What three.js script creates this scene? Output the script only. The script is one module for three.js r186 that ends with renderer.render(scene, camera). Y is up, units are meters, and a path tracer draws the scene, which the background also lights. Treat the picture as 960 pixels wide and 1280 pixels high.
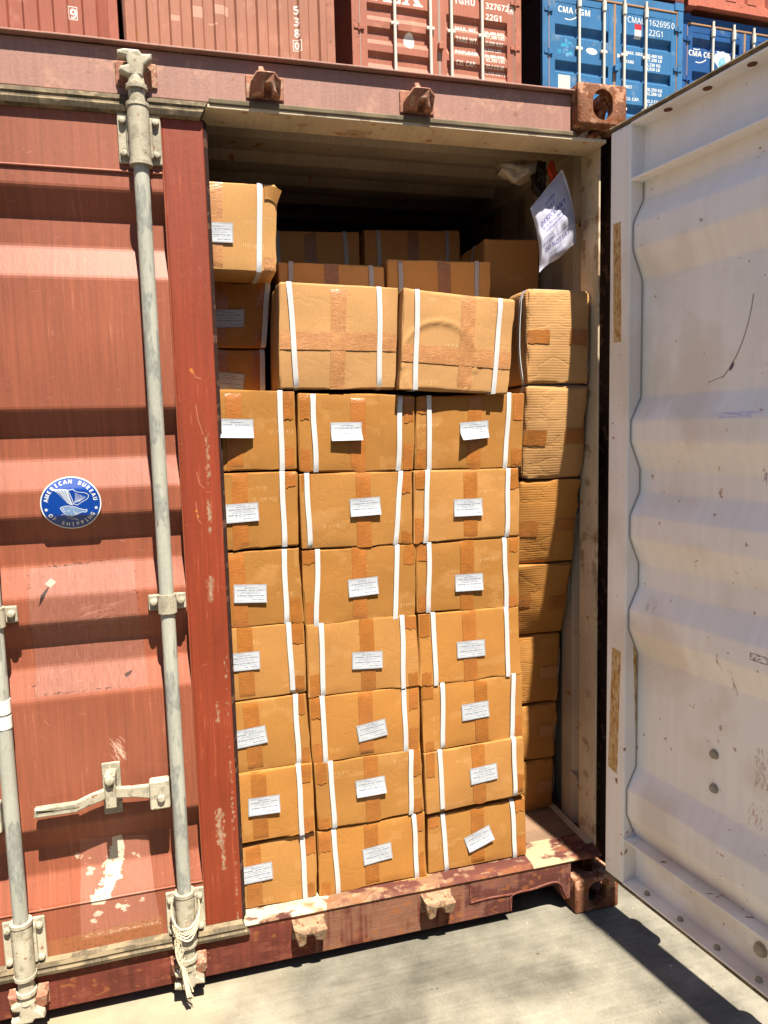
import * as THREE from 'three';
import { RoundedBoxGeometry } from 'three/addons/geometries/RoundedBoxGeometry.js';
import { mergeGeometries, toCreasedNormals } from 'three/addons/utils/BufferGeometryUtils.js';
import { Brush, Evaluator, SUBTRACTION } from 'three-bvh-csg';

// ---------------------------------------------------------------- camera, sky, sun, exposure
const scene = new THREE.Scene();
const camera = new THREE.PerspectiveCamera(70.16, 3 / 4, 0.05, 400);
camera.position.set(-1.323, 1.597, 1.998);
camera.rotation.set(-0.1106, -0.2662, -0.0258, 'YXZ');
const renderer = new THREE.WebGLRenderer({ antialias: true });
renderer.toneMapping = THREE.LinearToneMapping;
renderer.toneMappingExposure = 3.2;
renderer.shadowMap.enabled = true;
const SUN = new THREE.Vector3(0.083, 1, 0.476).normalize();
{                                                                     // clear hazy noon sky: pale at the horizon, blue overhead, brighter round the sun
  const w = 256, h = 128, data = new Float32Array(w * h * 4), d = new THREE.Vector3();
  for (let j = 0; j < h; j++) for (let i = 0; i < w; i++) {
    const el = ((j + 0.5) / h - 0.5) * Math.PI, az = ((i + 0.5) / w - 0.5) * 2 * Math.PI; d.set(Math.cos(az) * Math.cos(el), Math.sin(el), Math.sin(az) * Math.cos(el));
    const t = Math.pow(Math.max(0, 1 - Math.max(0, d.y)), 2.2), g = Math.pow(Math.max(0, d.dot(SUN)), 10) * 0.22, o = (j * w + i) * 4;
    for (let c = 0; c < 3; c++) data[o + c] = [0.054, 0.092, 0.185][c] * (1 - t) + [0.2, 0.21, 0.228][c] * t + 0.45 * g * [1, 0.97, 0.9][c];
    data[o + 3] = 1;
  }
  const t = new THREE.DataTexture(data, w, h, THREE.RGBAFormat, THREE.FloatType); t.mapping = THREE.EquirectangularReflectionMapping; t.magFilter = t.minFilter = THREE.LinearFilter; t.needsUpdate = true;
  scene.background = t; scene.environment = t;
}
const sun = new THREE.DirectionalLight(new THREE.Color(1, 0.92, 0.8), 5);
sun.position.copy(SUN).multiplyScalar(30);
sun.castShadow = true;
sun.shadow.mapSize.set(4096, 4096);
Object.assign(sun.shadow.camera, { left: -14, right: 14, top: 14, bottom: -14, near: 1, far: 60 });
scene.add(sun, sun.target);

// ---------------------------------------------------------------- helpers
let seedState = 7;
function rnd() { seedState = (seedState + 0x6d2b79f5) | 0; let t = Math.imul(seedState ^ (seedState >>> 15), 1 | seedState); t = (t + Math.imul(t ^ (t >>> 7), 61 | t)) ^ t; return ((t ^ (t >>> 14)) >>> 0) / 4294967296; }
const rr = (a, b) => a + (b - a) * rnd();
function h3(x, y, z) { let h = Math.imul(x, 374761393) ^ Math.imul(y, 668265263) ^ Math.imul(z, 2147483647 - 1274126177); h = Math.imul(h ^ (h >>> 13), 1274126177); return ((h ^ (h >>> 16)) >>> 0) / 4294967296; }
const sm = (t) => t * t * (3 - 2 * t), lerp = (a, b, t) => a + (b - a) * t, clamp = (x, a, b) => Math.min(b, Math.max(a, x));
function n2(x, y, px = 1e6, py = 1e6, s = 0) {                       // value noise, periodic in px, py cells
  const ix = Math.floor(x), iy = Math.floor(y), fx = sm(x - ix), fy = sm(y - iy), m = (a, p) => ((a % p) + p) % p;
  const x0 = m(ix, px), x1 = m(ix + 1, px), y0 = m(iy, py), y1 = m(iy + 1, py);
  return lerp(lerp(h3(x0, y0, s), h3(x1, y0, s), fx), lerp(h3(x0, y1, s), h3(x1, y1, s), fx), fy);
}
function fbm(x, y, p = 1e6, s = 0, oct = 4) { let a = 0.5, v = 0, n = 0; for (let i = 0; i < oct; i++) { v += a * n2(x, y, p, p, s + i); n += a; a *= 0.5; x *= 2; y *= 2; p *= 2; } return v / n; }
function n3(x, y, z) {
  const ix = Math.floor(x), iy = Math.floor(y), iz = Math.floor(z), fx = sm(x - ix), fy = sm(y - iy), fz = sm(z - iz), c = (a, b, d) => h3(ix + a, iy + b, iz + d);
  return lerp(lerp(lerp(c(0, 0, 0), c(1, 0, 0), fx), lerp(c(0, 1, 0), c(1, 1, 0), fx), fy), lerp(lerp(c(0, 0, 1), c(1, 0, 1), fx), lerp(c(0, 1, 1), c(1, 1, 1), fx), fy), fz) * 2 - 1;
}
const used = new Map();
function numbered(name) { const k = used.get(name) ?? 0; used.set(name, k + 1); return k ? name + '_' + String(k).padStart(3, '0') : name; }
function mesh(name, geo, mat, parent) {
  const m = new THREE.Mesh(Array.isArray(geo) ? merge(geo) : geo, mat);
  m.name = parent ? name : numbered(name); (parent ?? scene).add(m); return m;
}
function tag(o, label, category, group) { Object.assign(o.userData, { label, category }); if (group) o.userData.group = group; return o; }
function thing(name, label, category, pos = [0, 0, 0], group) { const g = new THREE.Group(); g.name = numbered(name); g.position.set(...pos); scene.add(g); return tag(g, label, category, group); }
function flat(g) { const q = g.index ? g.toNonIndexed() : g; for (const k of Object.keys(q.attributes)) if (!['position', 'normal', 'uv'].includes(k)) q.deleteAttribute(k); if (!q.attributes.uv) q.setAttribute('uv', new THREE.Float32BufferAttribute(new Float32Array(q.attributes.position.count * 2), 2)); q.morphAttributes = {}; return q; }
function merge(list) { return mergeGeometries(list.map(flat)); }
function boxUV(g, s = 1) {                                            // uv in metres, on the plane each face looks along
  const q = flat(g), p = q.attributes.position, n = q.attributes.normal, uv = q.attributes.uv;
  for (let i = 0; i < p.count; i++) {
    const f = i - (i % 3); let ax = 0, ay = 0, az = 0;
    for (let k = 0; k < 3; k++) { ax += Math.abs(n.getX(f + k)); ay += Math.abs(n.getY(f + k)); az += Math.abs(n.getZ(f + k)); }
    const x = p.getX(i), y = p.getY(i), z = p.getZ(i);
    if (az >= ax && az >= ay) uv.setXY(i, x * s, y * s); else if (ax >= ay) uv.setXY(i, z * s, y * s); else uv.setXY(i, x * s, z * s);
  }
  return q;
}
function B(x0, x1, y0, y1, z0, z1, r = 0.003) {                       // bevelled box between limits
  const w = x1 - x0, h = y1 - y0, d = z1 - z0, g = r > 0 ? new RoundedBoxGeometry(w, h, d, 2, Math.min(r, w * 0.45, h * 0.45, d * 0.45)) : new THREE.BoxGeometry(w, h, d);
  g.translate((x0 + x1) / 2, (y0 + y1) / 2, (z0 + z1) / 2); return flat(g);
}
function cyl(r0, r1, h, x, y, z, axis = 'y', n = 20) { const g = new THREE.CylinderGeometry(r0, r1, h, n); if (axis === 'z') g.rotateX(Math.PI / 2); if (axis === 'x') g.rotateZ(Math.PI / 2); g.translate(x, y, z); return flat(g); }
function bolt(x, y, z, r = 0.011, h = 0.012) { const g = new THREE.CylinderGeometry(r * 0.82, r, h, 12); g.rotateX(Math.PI / 2); g.translate(x, y, z + h / 2); const d = new THREE.SphereGeometry(r * 0.82, 10, 5, 0, 6.2832, 0, 1.5708); d.scale(1, 0.35, 1); d.rotateX(Math.PI / 2); d.translate(x, y, z + h); return merge([g, d]); }
function extr(pts, depth, bevel = 0.003, holes = []) {                // outline in x, y, pushed along z
  const s = new THREE.Shape(pts.map((p) => new THREE.Vector2(...p)));
  for (const [x, y, rx, ry] of holes) { const h = new THREE.Path(); h.absellipse(x, y, rx, ry, 0, Math.PI * 2, true); s.holes.push(h); }
  const g = new THREE.ExtrudeGeometry(s, { depth: depth - 2 * bevel, bevelEnabled: bevel > 0, bevelSize: bevel, bevelThickness: bevel, bevelSegments: 2, bevelOffset: -bevel, curveSegments: 12 });
  g.translate(0, 0, bevel); return flat(g);
}
function sheet(rows) {                                                // rows of [x, y, z, u, v] -> smooth sheet
  const nr = rows.length, nc = rows[0].length, pos = [], uv = [], idx = [];
  for (const r of rows) for (const p of r) { pos.push(p[0], p[1], p[2]); uv.push(p[3] ?? 0, p[4] ?? 0); }
  for (let i = 0; i < nr - 1; i++) for (let j = 0; j < nc - 1; j++) { const a = i * nc + j, b = a + 1, c = a + nc, d = c + 1; idx.push(a, b, d, a, d, c); }
  const g = new THREE.BufferGeometry(); g.setAttribute('position', new THREE.Float32BufferAttribute(pos, 3)); g.setAttribute('uv', new THREE.Float32BufferAttribute(uv, 2)); g.setIndex(idx); g.computeVertexNormals(); return g;
}
const crease = (g, a = 0.5) => flat(toCreasedNormals(g, a));
function sweepX(prof, x0, x1, n = 1, wob = 0) {                       // closed outline of [y, z], swept along x; x0, x1 may depend on y, z
  const f0 = typeof x0 === 'function' ? x0 : () => x0, f1 = typeof x1 === 'function' ? x1 : () => x1, P = [...prof, prof[0]], rows = [];
  for (let i = 0; i <= n; i++) rows.push(P.map(([y, z]) => { const x = lerp(f0(y, z), f1(y, z), i / n), k = wob ? wob * (fbm(x * 4 + 9, 3.3, 1e6, 5, 3) - 0.5) : 0; return [x, y + k, z, x, y]; }));
  const g = [sheet(rows)];
  for (const [f, flip] of [[f0, 0], [f1, 1]]) { const s = THREE.ShapeUtils.triangulateShape(prof.map(([y, z]) => new THREE.Vector2(y, z)), []), q = new THREE.BufferGeometry(), ps = []; for (const t of s) for (const k of flip ? t : [...t].reverse()) ps.push(f(...prof[k]), ...prof[k]); q.setAttribute('position', new THREE.Float32BufferAttribute(ps, 3)); q.computeVertexNormals(); g.push(q); }
  return boxUV(crease(merge(g), 0.6));
}
function tube(pts, r, n = 24, k = 8) { return flat(new THREE.TubeGeometry(new THREE.CatmullRomCurve3(pts.map((p) => new THREE.Vector3(...p))), n, r, k)); }

// ---------------------------------------------------------------- textures
function canvas(w, h, pixel, draw) {
  const c = document.createElement('canvas'); c.width = w; c.height = h; const g = c.getContext('2d');
  if (pixel) { const im = g.createImageData(w, h); for (let y = 0, o = 0; y < h; y++) for (let x = 0; x < w; x++, o += 4) { const p = pixel(x, y); im.data[o] = p[0]; im.data[o + 1] = p[1]; im.data[o + 2] = p[2]; im.data[o + 3] = p[3] ?? 255; } g.putImageData(im, 0, 0); }
  if (draw) draw(g, w, h); return c;
}
function tex(c, srgb = true, repeat) { const t = new THREE.CanvasTexture(c); if (srgb) t.colorSpace = THREE.SRGBColorSpace; if (repeat) { t.wrapS = t.wrapT = THREE.RepeatWrapping; t.repeat.set(...repeat); } t.magFilter = THREE.LinearFilter; return t; }
const GREY = new THREE.Color(0.68, 0.68, 0.68), WHITEM = new THREE.Color(1, 1, 1);   // dims the colour of sunlit materials; shaded ones stay white to look brighter
const std = (o) => new THREE.MeshPhysicalMaterial({ roughness: 0.75, metalness: 0, side: THREE.DoubleSide, specularIntensity: 0.35, color: o.map ? GREY : WHITEM, ...o });
const mixc = (a, b, t) => [a[0] + (b[0] - a[0]) * t, a[1] + (b[1] - a[1]) * t, a[2] + (b[2] - a[2]) * t];
const mul = (a, k) => [a[0] * k, a[1] * k, a[2] * k];
function paintTile(base, { rust = 0, rustAt = 0.62, wear = null, wearAt = 0.66, streak = 0.06, blotch = 0.12, N = 512, s = 0 } = {}) {   // one square metre-ish of old paint, tileable
  return canvas(N, N, (x, y) => {
    const u = x / N, v = y / N; let k = 1 + blotch * (fbm(u * 6, v * 6, 6, s, 4) - 0.5) * 2 + streak * (n2(u * 170, v * 10, 170, 10, s + 9) - 0.5) + 0.07 * (n2(u * 256, v * 256, 256, 256, s + 3) - 0.5);
    let c = mul(base, k);
    if (wear) { const w = fbm(u * 17, v * 17, 17, s + 21, 6); if (w > wearAt) c = mixc(c, mul(wear, 0.9 + 0.2 * n2(u * 128, v * 128, 128, 128, 1)), clamp((w - wearAt) * 18, 0, 0.9)); }
    if (rust) { const w = fbm(u * 26, v * 26, 26, s + 41, 5); if (w > rustAt) c = mixc(c, mixc([96, 48, 24], [150, 84, 38], n2(u * 100, v * 100, 100, 100, 2)), clamp((w - rustAt) * 20, 0, 1) * rust); }
    return c;
  });
}
function bumpTile(N, f) { return canvas(N, N, (x, y) => { const v = clamp(255 * f(x / N, y / N), 0, 255); return [v, v, v]; }); }
const poly = (g, pts) => { g.beginPath(); pts.forEach((p, i) => (i ? g.lineTo(...p) : g.moveTo(...p))); g.closePath(); };

const roughBump = tex(bumpTile(256, (u, v) => 0.6 * fbm(u * 8, v * 8, 8, 2, 4) + 0.4 * n2(u * 90, v * 90, 90, 90, 4)), false, [2.5, 2.5]);
const RED = [150, 74, 54];
const M = {};
M.red = std({ specularIntensity: 0.6, map: tex(paintTile([150, 76, 62], { rust: 0.6, rustAt: 0.74, blotch: 0.07, s: 3 }), true, [1, 1]), roughness: 0.5, bumpMap: roughBump, bumpScale: 0.0006 });
M.header = std({ specularIntensity: 0.7, map: tex(paintTile([166, 123, 109], { rust: 0.4, rustAt: 0.76, wear: [176, 132, 114], wearAt: 0.62, blotch: 0.06, s: 5 }), true, [1, 1]), roughness: 0.5, bumpMap: roughBump, bumpScale: 0.0004 });
M.sill = std({ map: tex(paintTile([120, 66, 56], { rust: 0.8, rustAt: 0.68, wear: [150, 122, 100], wearAt: 0.6, blotch: 0.2, s: 8 }), true, [1.2, 1.2]), roughness: 0.75, bumpMap: roughBump, bumpScale: 0.0012 });
M.sillTop = std({ map: tex(paintTile([134, 84, 72], { rust: 0.8, rustAt: 0.62, wear: [206, 196, 164], wearAt: 0.54, blotch: 0.25, s: 12 }), true, [1.4, 1.4]), roughness: 0.8, bumpMap: roughBump, bumpScale: 0.0015 });
M.rust = std({ map: tex(paintTile([138, 92, 68], { rust: 0.7, rustAt: 0.6, wear: [186, 140, 112], wearAt: 0.6, blotch: 0.22, s: 17 }), true, [2, 2]), roughness: 0.85, bumpMap: roughBump, bumpScale: 0.002 });
M.beige = std({ color: WHITEM, map: tex(paintTile([176, 160, 134], { rust: 0.5, rustAt: 0.75, wear: [146, 126, 102], wearAt: 0.62, blotch: 0.16, s: 23 }), true, [1, 1]), roughness: 0.65, bumpMap: roughBump, bumpScale: 0.0007 });
M.inner = std({ color: WHITEM, map: tex(paintTile([150, 140, 124], { rust: 0.6, rustAt: 0.75, blotch: 0.12, s: 29 }), true, [1, 1]), roughness: 0.65 });
M.cream = std({ map: tex(paintTile([184, 176, 154], { rust: 0.6, rustAt: 0.74, wear: [160, 152, 132], wearAt: 0.58, blotch: 0.16, s: 31 }), true, [3, 3]), roughness: 0.5, bumpMap: roughBump, bumpScale: 0.0006 });
M.rod = std({ map: tex(paintTile([180, 180, 166], { wear: [152, 154, 146], wearAt: 0.58, rust: 0.3, rustAt: 0.76, blotch: 0.14, s: 37 }), true, [2.2, 0.8]), roughness: 0.5 });
M.keeper = std({ map: tex(paintTile([164, 112, 90], { wear: [182, 150, 124], wearAt: 0.56, rust: 0.6, rustAt: 0.72, blotch: 0.2, s: 41 }), true, [5, 5]), roughness: 0.7, bumpMap: roughBump, bumpScale: 0.001 });
M.sillKeeper = std({ map: tex(paintTile([160, 132, 104], { wear: [130, 100, 78], wearAt: 0.58, rust: 0.8, rustAt: 0.7, blotch: 0.2, s: 43 }), true, [5, 5]), roughness: 0.75, bumpMap: roughBump, bumpScale: 0.0012 });
M.gasket = std({ map: tex(canvas(512, 256, (x, y) => { const u = x / 512, v = y / 256, k = 0.75 + 0.35 * fbm(u * 10, v * 4, 10, 6, 4) + 0.18 * (n2(u * 160, v * 6, 160, 6, 8) - 0.5), w = fbm(u * 14, v * 9, 14, 61, 4); return mixc(mul([116, 104, 84], k), [158, 140, 110], clamp((w - 0.5) * 5, 0, 0.75)); }), true, [2, 6]), roughness: 0.9 });
M.darkRubber = std({ map: tex(paintTile([54, 34, 28], { wear: [104, 72, 58], wearAt: 0.6, blotch: 0.2, s: 47 }), true, [2, 2]), roughness: 0.85 });
M.plank = std({ color: WHITEM, map: tex(canvas(512, 512, (x, y) => { const u = x / 512, v = y / 512, k = 0.8 + 0.3 * fbm(u * 5, v * 40, 40, 3, 4) + 0.2 * (fbm(u * 7, v * 7, 7, 9, 4) - 0.5); return mul([120, 96, 76], k); }), true, [1, 1]), roughness: 0.9, bumpMap: roughBump, bumpScale: 0.001 });
M.hole = std({ color: 0x151010, roughness: 1 });

// ---------------------------------------------------------------- ground
{
  const N = 2048, c = canvas(N, N, (x, y) => {
    const u = x / N, v = y / N, big = fbm(u * 5, v * 5, 5, 70, 5), mid = fbm(u * 26, v * 26, 26, 80, 4), fine = n2(u * 700, v * 700, 700, 700, 90), scuff = n2(u * 30 + v * 20, v * 380, 1e6, 380, 95);
    let k = 0.75 + 0.32 * (big - 0.47) + 0.46 * (mid - 0.5) + 0.06 * (fine - 0.5) + 0.06 * (scuff - 0.5);
    let col = mul([172, 166, 148], k);
    if (big > 0.56) col = mixc(col, [168, 150, 118], (big - 0.56) * 2.2);
    if (fine > 0.985) col = mul(col, 1.18); else if (fine < 0.012) col = mul(col, 0.7);
    return col;
  }, (g) => {
    for (let i = 0; i < 220; i++) { const x = rnd() * N, y = rnd() * N, a = rr(-0.4, 0.4), l = rr(20, 110); g.strokeStyle = rnd() < 0.5 ? `rgba(205,198,180,${rr(0.05, 0.2)})` : `rgba(84,76,66,${rr(0.05, 0.16)})`; g.lineWidth = rr(0.8, 2.2); g.beginPath(); g.moveTo(x, y); g.lineTo(x + Math.cos(a) * l, y + Math.sin(a) * l); g.stroke(); }
    for (let i = 0; i < 130; i++) { g.fillStyle = rnd() < 0.6 ? `rgba(216,206,180,${rr(0.3, 0.8)})` : `rgba(60,52,44,${rr(0.3, 0.7)})`; g.beginPath(); g.ellipse(rnd() * N, rnd() * N, rr(1, 4), rr(1, 2.4), rnd() * 3, 0, 7); g.fill(); }
  });
  const bits = []; for (let i = 0; i < 34; i++) { const q = new THREE.IcosahedronGeometry(rr(0.0014, 0.0036), 0); q.scale(rr(0.8, 1.8), rr(0.4, 0.8), rr(0.7, 1.4)); q.rotateY(rr(0, 6)); q.translate(rr(-2, 0.3), 0.0018, rr(-0.03, 0.7)); bits.push(q); }
  const bm = mesh('grit', merge(bits), std({ color: 0x8a7c64, roughness: 0.9 })); tag(bm, 'scattered pale grit on the concrete in front of the sill', 'grit'); bm.userData.kind = 'stuff';
  const t = tex(c, true, [1, 1]);
  const g = new THREE.PlaneGeometry(400, 400, 1, 1); g.rotateX(-Math.PI / 2);
  const uv = g.attributes.uv, p = g.attributes.position; for (let i = 0; i < p.count; i++) uv.setXY(i, p.getX(i) / 3.1, p.getZ(i) / 3.1);
  const m = mesh('ground', g, std({ map: t, roughness: 0.92, bumpMap: t, bumpScale: 0.002 })); m.userData = { kind: 'structure', label: 'grey worn concrete yard floor in front of the container', category: 'ground' };
}

// ---------------------------------------------------------------- corrugated door panel
function panelProfile(recs, y0, y1, d, sTop, sBot) {                  // [y, depth] down the panel, recessed between each pair
  const P = [[y1, 0]]; for (const [a, b] of recs) P.push([a, 0], [a - sTop, d], [b + sBot, d], [b, 0]); P.push([y0, 0]); return P;
}
function depthAt(P, y) { for (let i = 0; i < P.length - 1; i++) if (y <= P[i][0] && y >= P[i + 1][0]) return lerp(P[i][1], P[i + 1][1], (P[i][0] - y) / Math.max(1e-6, P[i][0] - P[i + 1][0])); return 0; }
function panelGeo(P, x0, x1, z, sign, uvf, n = 10, wob = 0.0015) {    // sign -1: recessed towards -z
  const rows = [], Y = [];
  for (let i = 0; i < P.length; i++) { const [y, d] = P[i]; if (i === 0 || i === P.length - 1) { Y.push([y, d]); continue; } const e = 0.006; const up = P[i - 1], dn = P[i + 1]; const ty = Math.min(e, (up[0] - y) * 0.4), by = Math.min(e, (y - dn[0]) * 0.4); for (const t of [0, 0.5, 1]) { const a = [y + ty, lerp(d, up[1], ty / (up[0] - y))], b = [y, d], c = [y - by, lerp(d, dn[1], by / (y - dn[0]))]; Y.push([(1 - t) ** 2 * a[0] + 2 * t * (1 - t) * b[0] + t * t * c[0], (1 - t) ** 2 * a[1] + 2 * t * (1 - t) * b[1] + t * t * c[1]]); } const seg = y - dn[0]; if (i < P.length - 1 && seg > 0.2) for (let k = 1; k < 5; k++) Y.push([lerp(y - by, dn[0] + 0.006, k / 5), lerp(d, dn[1], k / 5)]); }
  for (const [y, d] of Y) { const r = []; for (let j = 0; j <= n; j++) { const x = lerp(x0, x1, j / n); const w = j === 0 || j === n ? 0 : wob * (n2(x * 5 + 3, y * 6 + 7, 1e6, 1e6, 33) - 0.5) * 2; r.push([x, y, z + sign * d + w, ...uvf(x, y)]); } rows.push(r); }
  return crease(sheet(rows), 0.09);
}
const DOORP = [[2.222, 2.003], [1.675, 1.467], [1.401, 1.189], [1.121, 0.914], [0.56, 0.334]];
const PROF = panelProfile(DOORP, 0.25, 2.33, 0.036, 0.066, 0.08);

// ---------------------------------------------------------------- lock gear (closed door; x of the rod, front face at z = zf)
function rodBracket(x, yLow, yHigh, zf) {
  const g = [], zc = zf + 0.032;
  for (const s of [-1, 1]) { g.push(B(x + s * 0.037 - 0.0155, x + s * 0.037 + 0.0155, yLow, yHigh, zf, zf + 0.009, 0.009)); g.push(B(x + s * 0.0265 - 0.005, x + s * 0.0265 + 0.005, yLow + 0.012, yHigh - 0.012, zf, zf + 0.02, 0.004)); for (const y of [yLow + 0.022, yHigh - 0.022]) g.push(bolt(x + s * 0.0395, y, zf + 0.008, 0.0098, 0.01)); }
  g.push(cyl(0.0262, 0.0262, yHigh - yLow + 0.01, x, (yLow + yHigh) / 2, zc, 'y', 28));
  for (const y of [yLow - 0.008, yHigh + 0.008]) g.push(cyl(0.0282, 0.0282, 0.009, x, y, zc, 'y', 28));
  return boxUV(merge(g));
}
function rodCam(x, y, zf, up) {                                      // cam head at the end of a rod; up = 1 top, -1 bottom
  const z = zf + 0.032, s = up, g = [cyl(0.02, 0.02, 0.03, x, y + s * 0.012, z), cyl(0.026, 0.026, 0.01, x, y + s * 0.03, z), cyl(0.018, 0.022, 0.03, x, y + s * 0.045, z)];
  g.push(extr([[-0.02, 0], [0.02, 0], [0.026, 0.03], [0.05, 0.05], [0.052, 0.064], [0.022, 0.062], [0.014, 0.072], [-0.03, 0.072], [-0.052, 0.066], [-0.05, 0.054], [-0.026, 0.05], [-0.022, 0.03], [-0.045, 0.024], [-0.048, 0.012]].map(([a, b]) => [a * 0.8, s * b * 0.86]), 0.03, 0.005).translate(x, y + s * 0.052, z - 0.012));
  return boxUV(merge(g));
}
function keeperGeo(x, y, zf, depth, bottom) {
  const pts = bottom ? [[-0.052, 0.032], [0.046, 0.034], [0.054, 0.018], [0.05, -0.022], [0.04, -0.03], [0.018, -0.024], [0.008, 0.004], [-0.012, 0.006], [-0.014, -0.032], [-0.024, -0.042], [-0.038, -0.04], [-0.048, 0.002]]
    : [[-0.046, -0.036], [-0.05, -0.004], [-0.034, 0.022], [-0.026, 0.024], [-0.024, 0.042], [-0.01, 0.044], [-0.006, 0.026], [0.026, 0.025], [0.046, 0.004], [0.046, -0.036], [0.018, -0.036], [0.013, -0.012], [-0.006, -0.012], [-0.008, -0.036]];
  const g = extr(pts.map(([a, b]) => [a * (bottom ? 0.92 : 0.8), b * (bottom ? 0.84 : 0.78)]), depth, 0.0045), p = g.attributes.position;
  for (let i = 0; i < p.count; i++) { const yy = p.getY(i), zz = p.getZ(i), f = zz / depth; if (bottom) { if (yy < 0.015) p.setZ(i, zz - f * (0.015 - yy) * 0.25); else p.setZ(i, zz - f * (yy - 0.015) * 0.5); } else if (yy < 0.012) p.setZ(i, zz - f * (0.012 - yy) * 0.8 * (p.getX(i) < -0.003 || p.getX(i) > 0.02 ? 1 : 0.35)); else p.setZ(i, zz - f * (yy - 0.012) * 0.6); }
  g.computeVertexNormals(); g.translate(x, y, zf);
  const base = B(x - 0.05, x + 0.05, y - 0.03, y + 0.03, zf - 0.004, zf + 0.006, 0.004);
  return boxUV(merge([g, base]));
}
function lockGear(door, x, zf, handleSide, hub) {                    // rod with its fittings as parts of a door
  const z = zf + 0.032;
  mesh('lock_rod', boxUV(cyl(0.0188, 0.0188, 2.18, x, 1.3, z, 'y', 24)), M.rod, door);
  mesh('rod_bracket', rodBracket(x, 2.283, 2.405, zf), M.cream, door); mesh('rod_bracket', rodBracket(x, 0.188, 0.322, zf), M.cream, door);
  mesh('rod_cam', rodCam(x, 2.425, zf, 1), M.cream, door); mesh('rod_cam', rodCam(x, 0.165, zf, -1), M.cream, door);
  const c = [cyl(0.0245, 0.0245, 0.05, x, 1.155, z, 'y', 24)]; for (const s of [-1, 1]) c.push(B(x + s * 0.033 - 0.016, x + s * 0.033 + 0.016, 1.133, 1.177, zf + 0.004, zf + 0.014, 0.006), bolt(x + s * 0.035, 1.157, zf + 0.014, 0.0105, 0.011));
  mesh('rod_clamp', boxUV(merge(c)), M.cream, door);
  const s = handleSide, at = (pts) => pts.map(([a, b]) => [x + s * a, hub + b]), zl = z - 0.006;
  const H = [B(Math.min(x + s * 0.022, x + s * 0.075), Math.max(x + s * 0.022, x + s * 0.075), hub - 0.04, hub + 0.042, z - 0.016, z + 0.016, 0.006), bolt(x + s * 0.045, hub - 0.008, z + 0.014, 0.012, 0.008)];
  const arm = at([[0.06, 0.03], [0.115, 0.032], [0.18, 0.038], [0.225, 0.026], [0.262, 0.012], [0.362, 0.008], [0.365, -0.016], [0.26, -0.016], [0.232, -0.006], [0.18, 0.008], [0.11, 0.0], [0.06, -0.012]]); H.push(extr(s < 0 ? arm : arm.reverse(), 0.014, 0.004).translate(0, 0, zl));
  H.push(B(Math.min(x + s * 0.255, x + s * 0.364), Math.max(x + s * 0.255, x + s * 0.364), hub - 0.018, hub + 0.01, zl - 0.006, zl + 0.014, 0.006));
  mesh('door_handle', boxUV(merge(H)), M.cream, door);
  const cx = x + s * 0.172, K = [B(cx - 0.024, cx + 0.024, hub - 0.05, hub + 0.095, zf + 0.001, zf + 0.009, 0.008), B(cx - 0.014, cx + 0.014, hub - 0.012, hub + 0.08, zl + 0.022, zl + 0.03, 0.005), B(cx - 0.014, cx + 0.014, hub + 0.056, hub + 0.078, zf + 0.006, zl + 0.028, 0.004), bolt(cx, hub + 0.066, zl + 0.029, 0.013, 0.01), bolt(cx, hub - 0.03, zf + 0.008, 0.008, 0.006)];
  mesh('handle_catch', boxUV(merge(K)), M.cream, door);
}

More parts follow.
